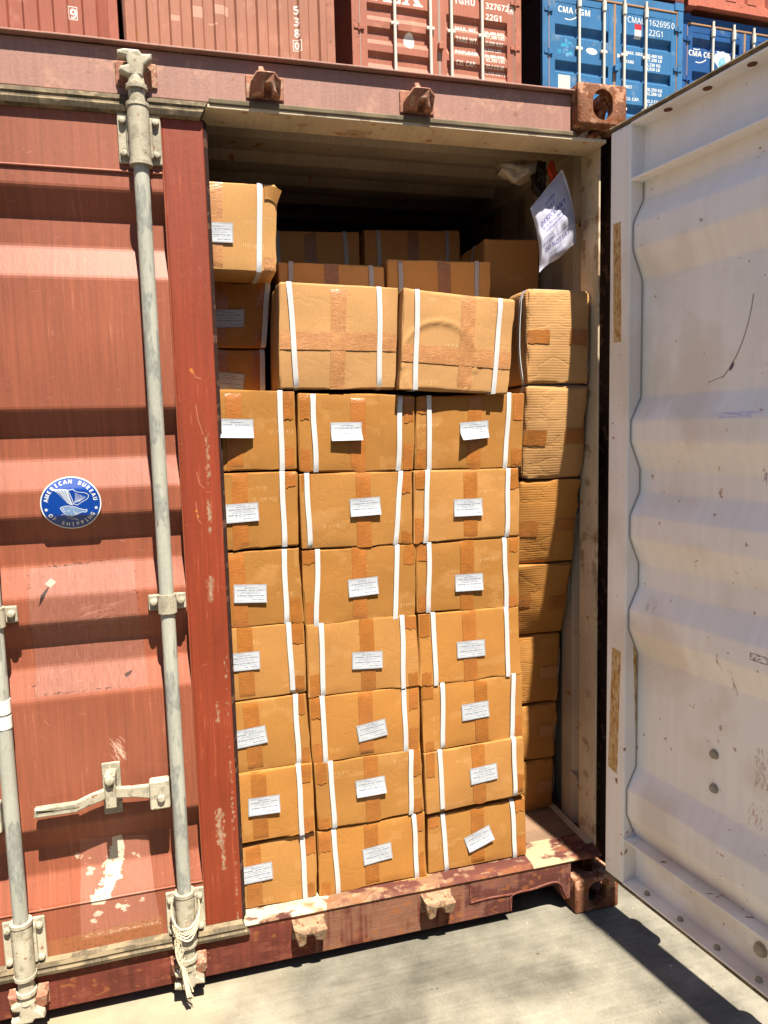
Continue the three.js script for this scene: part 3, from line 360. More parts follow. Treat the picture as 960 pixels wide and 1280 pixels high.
// the open right door, hinged on the right post; own axes: x from the hinge edge, y up, z out of its inner face
{
  const door = new THREE.Group(); door.name = 'door'; door.position.set(-0.098, 0, 0.068); door.rotation.y = -Math.atan2(0.989, 0.148); box.add(door);
  door.userData.label = 'open door seen from its pale grey inner side';
  const uvf = (x, y) => [x / 1.2, (y - 0.17) / 2.28], Wp = 1024, Hp = 1946, px = (x, y) => [x / 1.2 * Wp, (1 - (y - 0.17) / 2.28) * Hp];
  const c = canvas(Wp, Hp, (X, Y) => {
    const x = X / 853, y = Y / 853, big = fbm(x * 3, y * 3, 1e6, 51, 4), fine = h3(X, Y, 8), sp = fbm(x * 46, y * 46, 1e6, 55, 3), st = n2(x * 60, y * 5, 1e6, 1e6, 56);
    let col = mul([230, 227, 222], 1 + 0.08 * (big - 0.5) + 0.04 * (fine - 0.5) + 0.03 * (st - 0.5)); const grime = fbm(x * 5 + 3, y * 4, 1e6, 58, 5); col = mixc(col, [190, 176, 156], clamp((grime - 0.55) * 2, 0, 0.35));
    if (sp > 0.83) col = mixc(col, [138, 100, 76], clamp((sp - 0.83) * 10, 0, 0.6)); return col;
  }, (g) => {
    const P = (pts) => poly(g, pts.map((p) => px(...p)));
    for (const q of [[[0.014, 2.17], [0.045, 2.17], [0.052, 1.835], [0.02, 1.835]], [[0.026, 0.925], [0.064, 0.92], [0.052, 0.53], [0.012, 0.54]]]) { g.save(); P(q); g.fillStyle = 'rgba(176,140,84,0.85)'; g.fill(); g.clip(); const [a, b] = [px(q[0][0] - 0.02, q[0][1]), px(q[2][0] + 0.03, q[2][1])]; for (let i = 0; i < 620; i++) { g.fillStyle = `rgba(${['206,178,126', '140,94,48', '196,184,158', '160,112,58'][Math.floor(rnd() * 4)]},${rr(0.25, 0.8)})`; g.fillRect(rr(a[0], b[0]), rr(a[1], b[1]), rr(1, 6), rr(3, 22)); } g.restore(); }
    // rust chips, scuffs, chalk and ink
    const chip = (x, y, r) => { const [X, Y] = px(x, y); g.fillStyle = 'rgba(96,54,36,0.92)'; g.beginPath(); for (let k = 0; k < 9; k++) { const a = k * 0.7, q = r * rr(0.5, 1.2); g.lineTo(X + Math.cos(a) * q, Y + Math.sin(a) * q); } g.closePath(); g.fill(); g.fillStyle = 'rgba(150,96,58,0.5)'; g.beginPath(); g.arc(X, Y + r * 0.8, r * 0.8, 0, 7); g.fill(); };
    chip(0.05, 0.51, 6); chip(0.082, 0.62, 4); chip(0.55, 1.17, 12); chip(0.075, 0.285, 4); for (let i = 0; i < 40; i++) chip(rr(0.1, 1.1), 0.31 + rr(-0.012, 0.012), rr(1.2, 4)); for (let i = 0; i < 26; i++) chip(rr(0.03, 1.1), rr(0.2, 0.42), rr(0.8, 2)); for (let i = 0; i < 26; i++) chip(rr(0.03, 1.15), rr(0.4, 2.4), rr(0.5, 1.3));
    const scuff = (x, y, w, h, n, col) => { for (let i = 0; i < n; i++) { const [X, Y] = px(x + rr(-w, w), y + rr(-h, h)); g.strokeStyle = `rgba(${col},${rr(0.12, 0.5)})`; g.lineWidth = rr(0.7, 2); g.beginPath(); g.moveTo(X, Y); g.lineTo(X + rr(-4, 4), Y + rr(3, 16)); g.stroke(); } };
    scuff(0.515, 0.74, 0.02, 0.05, 90, '128,96,74'); scuff(0.5, 0.61, 0.02, 0.03, 50, '146,100,76'); scuff(0.43, 0.94, 0.006, 0.03, 20, '60,44,44'); scuff(0.4, 0.99, 0.004, 0.02, 10, '70,50,46'); scuff(0.5, 1.475, 0.004, 0.02, 16, '50,40,48'); scuff(0.16, 1.09, 0.02, 0.02, 30, '150,136,118');
    g.lineCap = 'round'; g.strokeStyle = 'rgba(96,76,66,0.6)'; g.lineWidth = 3; g.beginPath(); g.moveTo(...px(0.45, 1.9)); g.bezierCurveTo(...px(0.44, 1.82), ...px(0.41, 1.75), ...px(0.365, 1.71)); g.stroke(); g.lineWidth = 2; g.beginPath(); g.moveTo(...px(0.365, 1.712)); g.lineTo(...px(0.32, 1.7)); g.stroke(); g.fillStyle = 'rgba(58,48,66,0.75)'; { const q = px(0.392, 1.735); g.beginPath(); g.ellipse(q[0], q[1], 4, 10, 0.5, 0, 7); g.fill(); }
    for (let i = 0; i < 40; i++) { const [X, Y] = px(rr(0.36, 0.47), 1.615 + rr(-0.008, 0.006)); g.strokeStyle = `rgba(96,102,206,${rr(0.05, 0.2)})`; g.lineWidth = rr(1, 3); g.beginPath(); g.moveTo(X, Y); g.lineTo(X + rr(6, 40), Y + rr(-2, 2)); g.stroke(); }
    g.strokeStyle = 'rgba(232,226,216,0.75)'; g.lineWidth = 1.6; for (let i = 0; i < 34; i++) { const [X, Y] = px(rr(0.49, 0.62), rr(1.48, 1.6)); g.beginPath(); g.moveTo(X, Y); g.lineTo(X + rr(-14, 14), Y + rr(-16, 16)); g.stroke(); } for (let i = 0; i < 12; i++) { const [X, Y] = px(rr(0.02, 0.07), rr(1.53, 1.62)); g.beginPath(); g.moveTo(X, Y); g.lineTo(X + rr(-8, 8), Y + rr(-8, 8)); g.stroke(); }
    g.strokeStyle = 'rgba(70,58,60,0.7)'; g.lineWidth = 1.6; g.strokeRect(...px(0.5, 1.035), 40, 14); for (let i = 0; i < 12; i++) { const [X, Y] = px(rr(0.5, 0.545), rr(1.02, 1.033)); g.beginPath(); g.moveTo(X, Y); g.lineTo(X + rr(2, 7), Y + rr(-3, 3)); g.stroke(); }
  });
  const im = std({ color: WHITEM, map: tex(c), roughness: 0.5, bumpMap: roughBump, bumpScale: 0.0006 });
  const planar = (g) => { const q = flat(g), p = q.attributes.position, uv = q.attributes.uv; for (let i = 0; i < p.count; i++) { const zz = p.getZ(i); uv.setXY(i, ...uvf(p.getX(i) + zz * 0.6, p.getY(i) + zz * 0.6)); } return q; };
  const rim = PROF.map(([y, d]) => [y, d]);
  mesh('panel', panelGeo(rim, 0.06, 1.12, -0.0485, 1, uvf, 24, 0.0025), im, door);
  mesh('panel_outside', panelGeo(rim, 0.06, 1.12, -0.0515, 1, uvf, 4, 0.002), M.red, door);
  mesh('sealant', (() => { const P = []; for (let y = 2.27; y > 0.34; y -= 0.012) P.push([0.0835, y, -0.0455 + depthAt(rim, y)]); return tube(P, 0.0014, 340, 5); })(), std({ color: 0x9a968e, roughness: 0.8 }), door);
  mesh('stile', planar(B(0, 0.082, 0.187, 2.424, -0.056, 0, 0.006)), im, door); mesh('stile', planar(B(1.1, 1.18, 0.187, 2.424, -0.056, 0, 0.006)), im, door);
  // top and bottom rails are channels that open to the inside
  mesh('rail', planar(merge([B(0.08, 1.102, 2.27, 2.424, -0.056, -0.05, 0.002), B(0.08, 1.102, 2.4185, 2.425, -0.052, -0.0005, 0.002), B(0.08, 1.102, 2.27, 2.2765, -0.052, -0.002, 0.002)])), im, door);
  mesh('rail', planar(merge([B(0.08, 1.102, 0.187, 0.335, -0.056, -0.05, 0.002), B(0.08, 1.102, 0.187, 0.1935, -0.052, -0.0005, 0.002), B(0.08, 1.102, 0.328, 0.3345, -0.052, -0.002, 0.002)])), im, door);
  for (let i = 0; i < 8; i++) { const x = 0.16 + i * 0.128; const b = bolt(0, 0, 0, 0.009, 0.008); b.rotateX(-Math.PI / 2); b.translate(x, 0.1935, -0.024); mesh('bolt', b, M.cream, door); const h = cyl(0.011, 0.011, 0.003, x + 0.03, 2.4178, -0.026); mesh('bolt_hole', h, M.rust, door); }
  for (const [x, y] of [[0.37, 0.715], [0.372, 0.62]]) mesh('rivet', bolt(x, y, -0.0485, 0.014, 0.007), M.cream, door);
  mesh('bolt', bolt(0.53, 0.262, -0.05, 0.02, 0.012), M.cream, door);
  // rubber seal round the rim: cap along the top with a frayed lip, strips on the other edges
  mesh('gasket', boxUV(merge([sweepX([[2.424, -0.05], [2.424, -0.006], [2.432, 0.004], [2.436, 0.002], [2.438, -0.05]], 0.0, 1.18, 30, 0.003), B(-0.006, 0.0, 0.17, 2.43, -0.05, -0.008, 0.002), B(1.18, 1.187, 0.17, 2.43, -0.05, -0.008, 0.002), sweepX([[0.165, -0.05], [0.165, -0.012], [0.172, -0.004], [0.187, -0.006], [0.187, -0.05]], 0.0, 1.18, 30, 0.012)])), M.gasket, door);
  const hair = []; for (let i = 0; i < 170; i++) { const x = 0.22 + i * 0.0056 + rr(-0.002, 0.002), hgt = rr(0.004, 0.017), q = new THREE.ConeGeometry(rr(0.0012, 0.002), hgt, 4); q.rotateZ(rr(-0.35, 0.35)); q.translate(x, 2.438 + hgt * 0.4, -0.02 + rr(-0.012, 0.012)); hair.push(q); }
  const hm = mesh('frayed_lip', merge(hair), M.darkRubber, door); hm.userData.kind = 'stuff';
  // outer side: lock rods with their gear, hinges
  const rods = [0.2, 0.62];
  for (const x of rods) {
    const z = -0.079; const out = (g) => { g.rotateY(Math.PI); return g; };
    mesh('lock_rod', boxUV(cyl(0.0205, 0.0205, 2.16, x, 1.3, z, 'y', 20)), M.rod, door);
    mesh('rod_bracket', out(rodBracket(-x, 2.283, 2.405, 0.056)), M.cream, door); mesh('rod_bracket', out(rodBracket(-x, 0.188, 0.322, 0.056)), M.cream, door);
    mesh('door_handle', boxUV(merge([B(x + 0.02, x + 0.38, 0.61, 0.65, z - 0.008, z + 0.006, 0.004), B(x + 0.15, x + 0.19, 0.57, 0.72, z - 0.02, -0.056, 0.004)])), M.cream, door);
  }
  for (const y of [0.42, 0.95, 1.6, 2.18]) mesh('hinge', boxUV(merge([B(-0.03, 0.07, y - 0.045, y + 0.045, -0.068, -0.057, 0.003), cyl(0.014, 0.014, 0.1, -0.03, y, -0.066)])), M.red, door);
}

// ---------------------------------------------------------------- cartons
const kraft = (s, base) => tex(canvas(512, 512, (x, y) => {
  const u = x / 512, v = y / 512, fl = Math.sin(u * Math.PI * 2 * 84), k = 1 + 0.1 * (fbm(u * 5, v * 5, 5, s, 4) - 0.5) + 0.022 * fl * (0.5 + n2(u * 12, v * 6, 12, 64, s + 4)) + 0.05 * (n2(u * 256, v * 128, 256, 128, s + 2) - 0.5);
  let c = mul(base, k); const w = fbm(u * 7, v * 11, 77, s + 30, 4); if (w > 0.62) c = mixc(c, [200, 152, 100], clamp((w - 0.62) * 2.4, 0, 0.3)); return c;
}, (g) => {
  for (let i = 0; i < 26; i++) { const x = rnd() * 512, y = rnd() * 512; g.strokeStyle = rnd() < 0.6 ? `rgba(240,206,160,${rr(0.1, 0.4)})` : `rgba(110,66,26,${rr(0.1, 0.3)})`; g.lineWidth = rr(0.6, 1.6); g.beginPath(); g.moveTo(x, y); g.lineTo(x + rr(-30, 30), y + rr(-12, 12)); g.stroke(); }
  for (let i = 0; i < 5; i++) { const x = rnd() * 460, y = rnd() * 500, n = 6 + Math.floor(rnd() * 10); for (let k = 0; k < n; k++) { g.fillStyle = `rgba(244,222,190,${rr(0.2, 0.5)})`; g.fillRect(x + k * 5 + rr(-1, 1), y, rr(0.8, 1.8), rr(5, 15)); } }
}), true, [2, 2]);
const kraftBump = tex(canvas(512, 512, (x, y) => { const u = x / 512, v = y / 512, rid = 1 - Math.abs(fbm(u * 5, v * 7, 35, 91, 4) * 2 - 1), rid2 = 1 - Math.abs(fbm(u * 9 + 2, v * 6, 54, 95, 3) * 2 - 1); const q = 140 + 16 * Math.sin(u * Math.PI * 2 * 84) - 85 * Math.pow(rid, 26) * sm(clamp((fbm(u * 3, v * 3, 3, 99, 3) - 0.45) * 6, 0, 1)) - 30 * Math.pow(rid2, 26) + 26 * (fbm(u * 16, v * 16, 16, 97, 3) - 0.5); return [q, q, q]; }), false, [2, 2]);
const crushBump = tex(canvas(512, 512, (x, y) => { const u = x / 512, v = y / 512, wv = v + 0.004 * fbm(u * 6, v * 20, 60, 101, 3), q = 128 + 70 * Math.pow(Math.abs(Math.sin(wv * Math.PI * 62)), 0.6) * (0.5 + 0.7 * n2(u * 5, v * 30, 5, 30, 103)) - 100 * Math.pow(1 - Math.abs(fbm(u * 4, v * 9, 36, 105, 4) * 2 - 1), 16); return [q, q, q]; }), false, [2, 2]);
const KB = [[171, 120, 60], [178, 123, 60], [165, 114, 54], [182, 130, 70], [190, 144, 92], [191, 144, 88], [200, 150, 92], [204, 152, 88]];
const kmaps = KB.map((b, i) => kraft(200 + i * 7, b));
const boxMats = kmaps.map((m, i) => std({ color: i > 5 ? WHITEM : GREY, map: m, roughness: 0.82, bumpMap: kraftBump, bumpScale: 0.0009 }));  // last two tones left undimmed, brightening the shaded back cartons by colour
const crushMats = [kmaps[4], kmaps[1]].map((m) => std({ map: m, roughness: 0.82, bumpMap: crushBump, bumpScale: 0.002 }));
const tapeBump = tex(canvas(256, 256, (x, y) => { const u = x / 256, v = y / 256, q = 150 - 70 * Math.pow(1 - Math.abs(fbm(u * 9, v * 24, 216, 111, 4) * 2 - 1), 9) + 40 * (fbm(u * 10, v * 30, 30, 113, 3) - 0.5); return [q, q, q]; }), false, [7, 7]);
const tapeMap = tex(canvas(256, 256, (x, y) => { const u = x / 256, v = y / 256, w = Math.pow(1 - Math.abs(fbm(u * 9, v * 24, 216, 111, 4) * 2 - 1), 14); return mixc(mul([160, 110, 62], 0.94 + 0.2 * (fbm(u * 6, v * 6, 6, 115, 4) - 0.3)), [190, 128, 70], w * 0.35); }), true, [7, 7]);
const tapePale = tex(canvas(256, 256, (x, y) => { const u = x / 256, v = y / 256, w = Math.pow(1 - Math.abs(fbm(u * 9, v * 24, 216, 121, 4) * 2 - 1), 14); return mixc(mul([158, 110, 68], 0.94 + 0.16 * (fbm(u * 6, v * 6, 6, 125, 4) - 0.3)), [190, 148, 104], w * 0.5); }), true, [7, 7]);
const tapeMats = [0xe4d0a2, 0xdcc898, 0xead4b0, 0xffffff].map((c, i) => std({ map: i === 3 ? tapePale : tapeMap, color: c, roughness: 0.34, specularIntensity: 1, bumpMap: tapeBump, bumpScale: 0.0011 }));
const paperTape = std({ map: tapeMap, color: 0xffeede, roughness: 0.45, bumpMap: tapeBump, bumpScale: 0.0006 });
const strapMat = std({ color: 0xaeaeae, roughness: 0.35, specularIntensity: 0.8 });
const labelMats = [1, 2, 3, 4].map((k) => std({
  roughness: 0.6, map: tex(canvas(368, 208, (x, y) => mul([192, 197, 202], 0.94 + 0.08 * fbm(x / 60, y / 60, 1e6, k * 9, 3) + 0.05 * (h3(x, y, k) - 0.5)), (g) => {
    g.strokeStyle = 'rgba(50,60,90,0.8)'; g.lineWidth = 3; g.strokeRect(7, 7, 354, 194);
    // the print is too small to read in the photograph: rows of small marks
    const row = (x0, x1, y, h, d) => { let x = x0; while (x < x1) { const w = rr(3, 8); if (rnd() < 0.84) { g.fillStyle = `rgba(38,48,82,${d * rr(0.75, 1.1)})`; g.fillRect(x, y + rr(-0.5, 0.5), w, h * rr(0.5, 1)); if (rnd() < 0.6) { g.fillStyle = 'rgba(192,197,202,0.8)'; g.fillRect(x + w * 0.35, y + h * 0.3, w * 0.35, h * 0.3); } } x += w + rr(1, 2.4); } };
    row(20, 150 + k * 20, 18, 7, 0.8); row(120, 270, 36, 9, 0.9); row(36, 336, 62, 12, 0.75); row(90, 280, 86, 6, 0.6); row(70, 300, 102, 6, 0.6); row(30, 340, 124, 13, 0.75); row(110, 330, 148, 6, 0.6); row(200, 345, 172, 9, 0.85); row(30, 120, 176, 7, 0.5);
  })),
}));
const T = (() => { const t = [0, 0.35, 1]; return (r, L, n) => { const q = r / L, a = t.map((k) => k * q), b = []; for (let i = 1; i < n; i++) b.push(lerp(q, 1 - q, i / n)); return [...a, ...b, ...a.map((k) => 1 - k).reverse()]; }; })();

// A carton from the four corners of its front face; z of that face at its top and bottom edge; straps, tape, label.
function carton(label, o) {
  const [TL, TR, BR, BL] = o.q, zt = o.zt ?? o.z, zb = o.zb ?? o.z, d = o.d, w = TR[0] - TL[0], h = (TL[1] + TR[1] - BL[1] - BR[1]) / 2, r = o.r ?? 0.005, seed = Math.round((TL[0] * 131 + TL[1] * 57) * 100) / 7;
  const bx = (BL[0] + BR[0]) / 2, by = Math.min(BL[1], BR[1]), bz = zb - d / 2;
  const root = thing('carton', label, 'carton', [bx, by, bz], o.group ?? 'cartons loaded in the open container');
  const C = (a, b, c) => { const sh = o.shear ?? 0; return new THREE.Vector3(lerp(lerp(BL[0], BR[0], a), lerp(TL[0], TR[0], a), b) - bx + sh * c, lerp(lerp(BL[1], BR[1], a), lerp(TL[1], TR[1], a), b) - by, lerp(zb, zt, b) - c * d - bz); };
  const amp = o.soft ?? 1;
  const P = (a, b, c, lift = 0) => {
    const X = [a * w, b * h, c * d], Lm = [w, h, d], q = X.map((v, i) => clamp(v, r, Lm[i] - r)), e = X.map((v, i) => v - q[i]), m = Math.hypot(...e) || 1, dir = e.map((v) => v / m);
    const f = [q[0] + r * dir[0], q[1] + r * dir[1], q[2] + r * dir[2]];
    let s = amp * (0.0022 * n3(f[0] * 9 + seed, f[1] * 11, f[2] * 9) + 0.0004 * n3(f[0] * 34 + seed, f[1] * 36, f[2] * 30));
    const face = c < 0.5 && dir[2] < -0.5; const bulge = Math.sin(Math.PI * clamp(a, 0, 1)) * Math.sin(Math.PI * clamp(b, 0, 1));
    if (face) { s += amp * (o.bulge ?? 0.0028) * bulge; for (const t of o.straps ?? []) { const u = lerp(t[1], t[0], b); s -= 0.0022 * Math.exp(-((((a - u) * w) / 0.011) ** 2)); } if (o.dent) s += o.dent(a, b); }
    if (Math.abs(dir[0]) > 0.5) s += amp * 0.004 * Math.sin(Math.PI * b) * Math.sin(Math.PI * c);
    const edge = 1 - Math.max(Math.abs(dir[0]), Math.abs(dir[1]), Math.abs(dir[2])); s += amp * edge * (0.012 * n3(f[0] * 26 + seed, f[1] * 26, f[2] * 26) - 0.006 * Math.pow(Math.max(0, n3(f[0] * 11 + seed, f[1] * 13 + 5, f[2] * 11)), 1.5) * 4);
    const v = C(f[0] / w, f[1] / h, f[2] / d); v.x += dir[0] * (s + lift); v.y += dir[1] * (s + lift); v.z -= dir[2] * (s + lift); return v;
  };
  const n = o.n ?? 10, ta = T(r, w, n), tb = T(r, h, o.n ?? 8), tc = T(r, d, 6), ox = rnd(), oy = rnd(), faces = [];
  const face = (A, Bq, f) => { faces.push(sheet(A.map((a) => Bq.map((b) => { const [p, u, v] = f(a, b); return [p.x, p.y, p.z, u + ox, v + oy]; })))); };
  face(tb, ta, (b, a) => [P(a, b, 0), a * w, b * h]); face(tb, ta.slice().reverse(), (b, a) => [P(a, b, 1), a * w, b * h]);
  face(tb, tc, (b, c) => [P(1, b, c), o.crush ? c * d : c * d, b * h]); face(tb, tc.slice().reverse(), (b, c) => [P(0, b, c), c * d, b * h]);
  face(tc, ta, (c, a) => [P(a, 1, c), a * w, c * d]); face(tc.slice().reverse(), ta, (c, a) => [P(a, 0, c), a * w, c * d]);
  const tone = o.tone ?? Math.floor(rnd() * 4);
  mesh('box_body', merge(faces), o.crush ? crushMats[tone < 2 ? 0 : 1] : boxMats[tone], root);
  // straps: closed bands standing a little off the cardboard
  const band = (path, wid, side) => {                                 // path of points, side: width direction
    const t = 0.0011, rows = []; const L = path.length;
    for (let i = 0; i < L; i++) { const p = path[i], nx = path[(i + 1) % L].clone().sub(path[(i - 1 + L) % L]).normalize(), nn = new THREE.Vector3().crossVectors(side, nx).normalize(); if (nn.dot(p.clone().sub(C(0.5, 0.5, 0.5))) < 0) nn.negate(); const e = (k, l) => p.clone().addScaledVector(side, k * wid / 2).addScaledVector(nn, l); rows.push([e(-1, t), e(1, t), e(1, -t), e(-1, -t), e(-1, t)].map((v) => [v.x, v.y, v.z])); }
    rows.push(rows[0]); return crease(sheet(rows), 0.6);
  };
  const off = 0.005;
  for (const [ut, ub] of o.straps ?? []) {
    const path = [], wv = rr(-0.0013, 0.0013); for (let i = 0; i <= 14; i++) { const b = i / 14; path.push(P(lerp(ub, ut, b) + wv * Math.sin(b * 7) / w, b, 0, off)); }
    for (const c of [0.12, 0.5, 0.88]) path.push(P(ut, 1, c, 0.0022)); for (let i = 4; i >= 0; i--) path.push(P(lerp(ub, ut, i / 4), i / 4, 1, 0.003)); for (const c of [0.88, 0.5, 0.12]) path.push(P(ub, 0, c, 0.0015));
    mesh('strap', band(path, 0.0145, new THREE.Vector3(1, 0, 0)), strapMat, root);
  }
  for (const c of o.rings ?? []) {                                    // straps round the sides of a turned carton
    const path = []; for (let i = 0; i <= 10; i++) path.push(P(0, i / 10, c + 0.012 * Math.sin(i / 10 * Math.PI) * (o.slack ?? 1), 0.003 + 0.006 * Math.sin(i / 10 * Math.PI))); for (const a of [0.15, 0.5, 0.85]) path.push(P(a, 1, c, 0.002)); for (let i = 10; i >= 0; i--) path.push(P(1, i / 10, c, 0.003 + 0.009 * Math.sin(i / 10 * Math.PI))); for (const a of [0.85, 0.5, 0.15]) path.push(P(a, 0, c, 0.0015));
    mesh('strap', band(path, 0.0145, new THREE.Vector3(0, 0, 1)), strapMat, root);
  }
  const patch = (name, ca, cb, pw, ph, rot, lift, mat, curl = 0, ragged = 0, nx = 6, ny = 10) => {
    const rows = [], cs = Math.cos(rot), sn = Math.sin(rot), u0 = rnd(), v0 = rnd();
    for (let i = 0; i <= ny; i++) { const row = []; for (let j = 0; j <= nx; j++) { let x = (j / nx - 0.5) * pw, y = (i / ny - 0.5) * ph; if (ragged && (i === 0 || i === ny)) y += rr(-1, 1) * ragged; const k = curl ? Math.pow(clamp(0.62 - i / ny, 0, 1) / 0.62, 1.7) * curl * (curl > 0.02 ? lerp(1.25, 0.35, j / nx) : lerp(0.8, 1.1, j / nx)) : 0; const p = P(clamp(ca + (x * cs - y * sn) / w, 0.001, 0.999), clamp(cb + (x * sn + y * cs) / h, 0.0, 1.0), 0, lift); row.push([p.x, p.y, p.z + k, curl || name === 'shipping_label' ? j / nx : x + u0, curl || name === 'shipping_label' ? i / ny : y + v0]); } rows.push(row); }
    mesh(name, sheet(rows), mat, root);
  };
  const tm = tapeMats[tone > 3 ? 3 : Math.floor(rnd() * 3)];
  if (o.tape !== undefined && o.tape !== null) patch('packing_tape', o.tape, 0.5, 0.044, h * 1.0, 0, 0.0014, tm, 0, 0, 6, 16);
  if (o.cross) patch('packing_tape', 0.5, o.cross, w * 0.985, 0.05, -0.005, 0.002, tm, 0, 0, 16, 6);
  if (o.sideTape) for (const a of [0.17, 0.8]) patch('packing_tape', a, 0.48 + rr(-0.06, 0.04), rr(0.06, 0.075), rr(0.04, 0.05), rr(-0.05, 0.05), 0.0022, tm, 0, 0.002, 6, 4);
  if (o.flap) { const p = (a, b, l) => { const v = P(a, b, 0, l); return [v.x, v.y, v.z]; }, q = p(0.985, 0.99, 0.002), rows = []; for (let i = 0; i <= 4; i++) { const t = i / 4; rows.push([0, 1, 2, 3].map((j) => { const s2 = j / 3; return [q[0] - 0.03 + s2 * 0.046 * (1 - 0.3 * t), q[1] - 0.005 - t * 0.034 - s2 * s2 * 0.014 + 0.003 * Math.sin(s2 * 3), q[2] + 0.003 + 0.014 * s2 * (1 - t), s2 * 0.05, t * 0.04]; })); } mesh('torn_flap', sheet(rows), boxMats[3], root); }
  if (!o.plain) for (const [ca, s] of [[0.5 * 0.036 / w + 0.008, -1], [1 - 0.5 * 0.036 / w - 0.008, 1]]) for (const [cb, q] of [[1, -1], [0, 1]]) { if (rnd() < 0.2) continue; const len = rr(0.035, 0.085); patch('packing_tape', ca, cb + q * len / 2 / h, rr(0.026, 0.038), len, rr(-0.03, 0.03), 0.0012 + rnd() * 0.0003, tapeMats[tone > 3 ? 3 : Math.floor(rnd() * 3)], 0, 0.004, 4, 5); }
  if (o.label) patch('shipping_label', o.label[0], o.label[1], o.lw ?? 0.092, o.lh ?? 0.052, o.label[2], 0.0026, labelMats[Math.floor(rnd() * 4)], o.label[3], 0, 8, 8);
  return root;
}
const ringDent = (a, b) => { const q = Math.hypot((a - 0.34) * 0.345, (b - 0.3) * 0.29); return 0.0034 * Math.exp(-(((q - 0.114) / 0.009) ** 2)) * (b > 0.2 ? 1 : 0.3) - 0.002 * (q < 0.114 ? 1 : 0); };
carton('strapped carton, left column of the front stack, topmost row', { q: [[-1.353,1.726],[-1.008,1.716],[-1.011,1.494],[-1.356,1.500]], z: -.078, d: 0.293, straps: [[.137,.133], [.873,.877]], label: [.518,.526,-.015,.030], tape: .499 });
carton('strapped carton, middle column of the front stack, topmost row', { q: [[-1.003,1.711],[-.650,1.700],[-.661,1.478],[-1.006,1.486]], z: -.078, d: 0.293, straps: [[.127,.142], [.863,.857]], label: [.400,.518,.025,.016], tape: .503 });
carton('strapped carton, right column of the front stack, topmost row', { q: [[-.648,1.695],[-.299,1.701],[-.306,1.472],[-.660,1.478]], z: -.078, d: 0.293, straps: [[.110,.132], [.849,.829]], label: [.528,.527,.057,.022], tape: .532 });
carton('strapped carton, left column of the front stack, second row from the top', { q: [[-1.354,1.493],[-1.009,1.489],[-1.015,1.275],[-1.360,1.273]], z: -.075, d: 0.293, straps: [[.145,.128], [.865,.882]], label: [.537,.485,.033,.004], tape: .523 });
carton('strapped carton, middle column of the front stack, second row from the top', { q: [[-1.007,1.481],[-.667,1.476],[-.669,1.257],[-1.008,1.261]], z: -.075, d: 0.293, straps: [[.064,.076], [.892,.835]], label: [.566,.543,.041,.008], tape: .553 });
carton('strapped carton, right column of the front stack, second row from the top', { q: [[-.662,1.476],[-.319,1.472],[-.319,1.259],[-.666,1.259]], z: -.075, d: 0.293, straps: [[.122,.101], [.890,.870]], label: [.498,.465,.000,.006], tape: .524 });
carton('strapped carton, left column of the front stack, third row from the top', { q: [[-1.359,1.269],[-1.014,1.268],[-1.008,1.047],[-1.353,1.051]], z: -.077, d: 0.293, straps: [[.137,.158], [.873,.852]], label: [.569,.447,-.059,.004], tape: .476 });
carton('strapped carton, middle column of the front stack, third row from the top', { q: [[-1.007,1.258],[-.660,1.256],[-.665,1.035],[-1.007,1.033]], z: -.077, d: 0.293, straps: [[.135,.101], [.829,.807]], label: [.520,.472,.040,.005], tape: .490 });
carton('strapped carton, right column of the front stack, third row from the top', { q: [[-.661,1.256],[-.317,1.256],[-.322,1.035],[-.662,1.041]], z: -.077, d: 0.293, straps: [[.124,.110], [.841,.872]], label: [.499,.402,.001,.006], tape: .480 });
carton('strapped carton, left column of the front stack, fourth row from the top', { q: [[-1.354,1.049],[-1.009,1.048],[-1.009,.835],[-1.354,.830]], z: -.075, d: 0.293, straps: [[.142,.127], [.868,.883]], label: [.483,.548,-.013,.002], tape: .503 });
carton('strapped carton, middle column of the front stack, fourth row from the top', { q: [[-1.004,1.039],[-.663,1.038],[-.656,.817],[-1.004,.816]], z: -.075, d: 0.293, straps: [[.134,.127], [.863,.843]], label: [.526,.446,-.051,.003], tape: .531 });
carton('strapped carton, right column of the front stack, fourth row from the top', { q: [[-.659,1.038],[-.322,1.035],[-.315,.814],[-.656,.814]], z: -.075, d: 0.293, straps: [[.142,.148], [.864,.861]], label: [.496,.453,.007,.002], tape: .489 });
carton('strapped carton, left column of the front stack, fifth row from the top', { q: [[-1.355,.830],[-1.010,.833],[-1.001,.615],[-1.346,.613]], z: -.076, d: 0.293, straps: [[.106,.123], [.904,.887]], label: [.501,.508,.085,.002], tape: .523 });
carton('strapped carton, middle column of the front stack, fifth row from the top', { q: [[-1.003,.816],[-.657,.817],[-.660,.608],[-.999,.611]], z: -.076, d: 0.293, straps: [[.114,.118], [.847,.861]], label: [.545,.407,.140,.002], tape: .495 });
carton('strapped carton, right column of the front stack, fifth row from the top', { q: [[-.653,.814],[-.314,.814],[-.308,.605],[-.649,.594]], z: -.076, d: 0.293, straps: [[.203,.182], [.914,.877]], label: [.514,.526,.025,.002], tape: .576 });
carton('strapped carton, left column of the front stack, sixth row from the top', { q: [[-1.345,.616],[-1.000,.618],[-1.000,.404],[-1.345,.395]], z: -.070, d: 0.293, straps: [[.134,.126], [.876,.884]], label: [.570,.521,-.020,.006], tape: .533 });
carton('strapped carton, middle column of the front stack, sixth row from the top', { q: [[-.995,.613],[-.659,.611],[-.650,.403],[-.992,.400]], z: -.074, d: 0.293, straps: [[.145,.155], [.904,.866]], label: [.503,.547,.038,.008], tape: .517 });
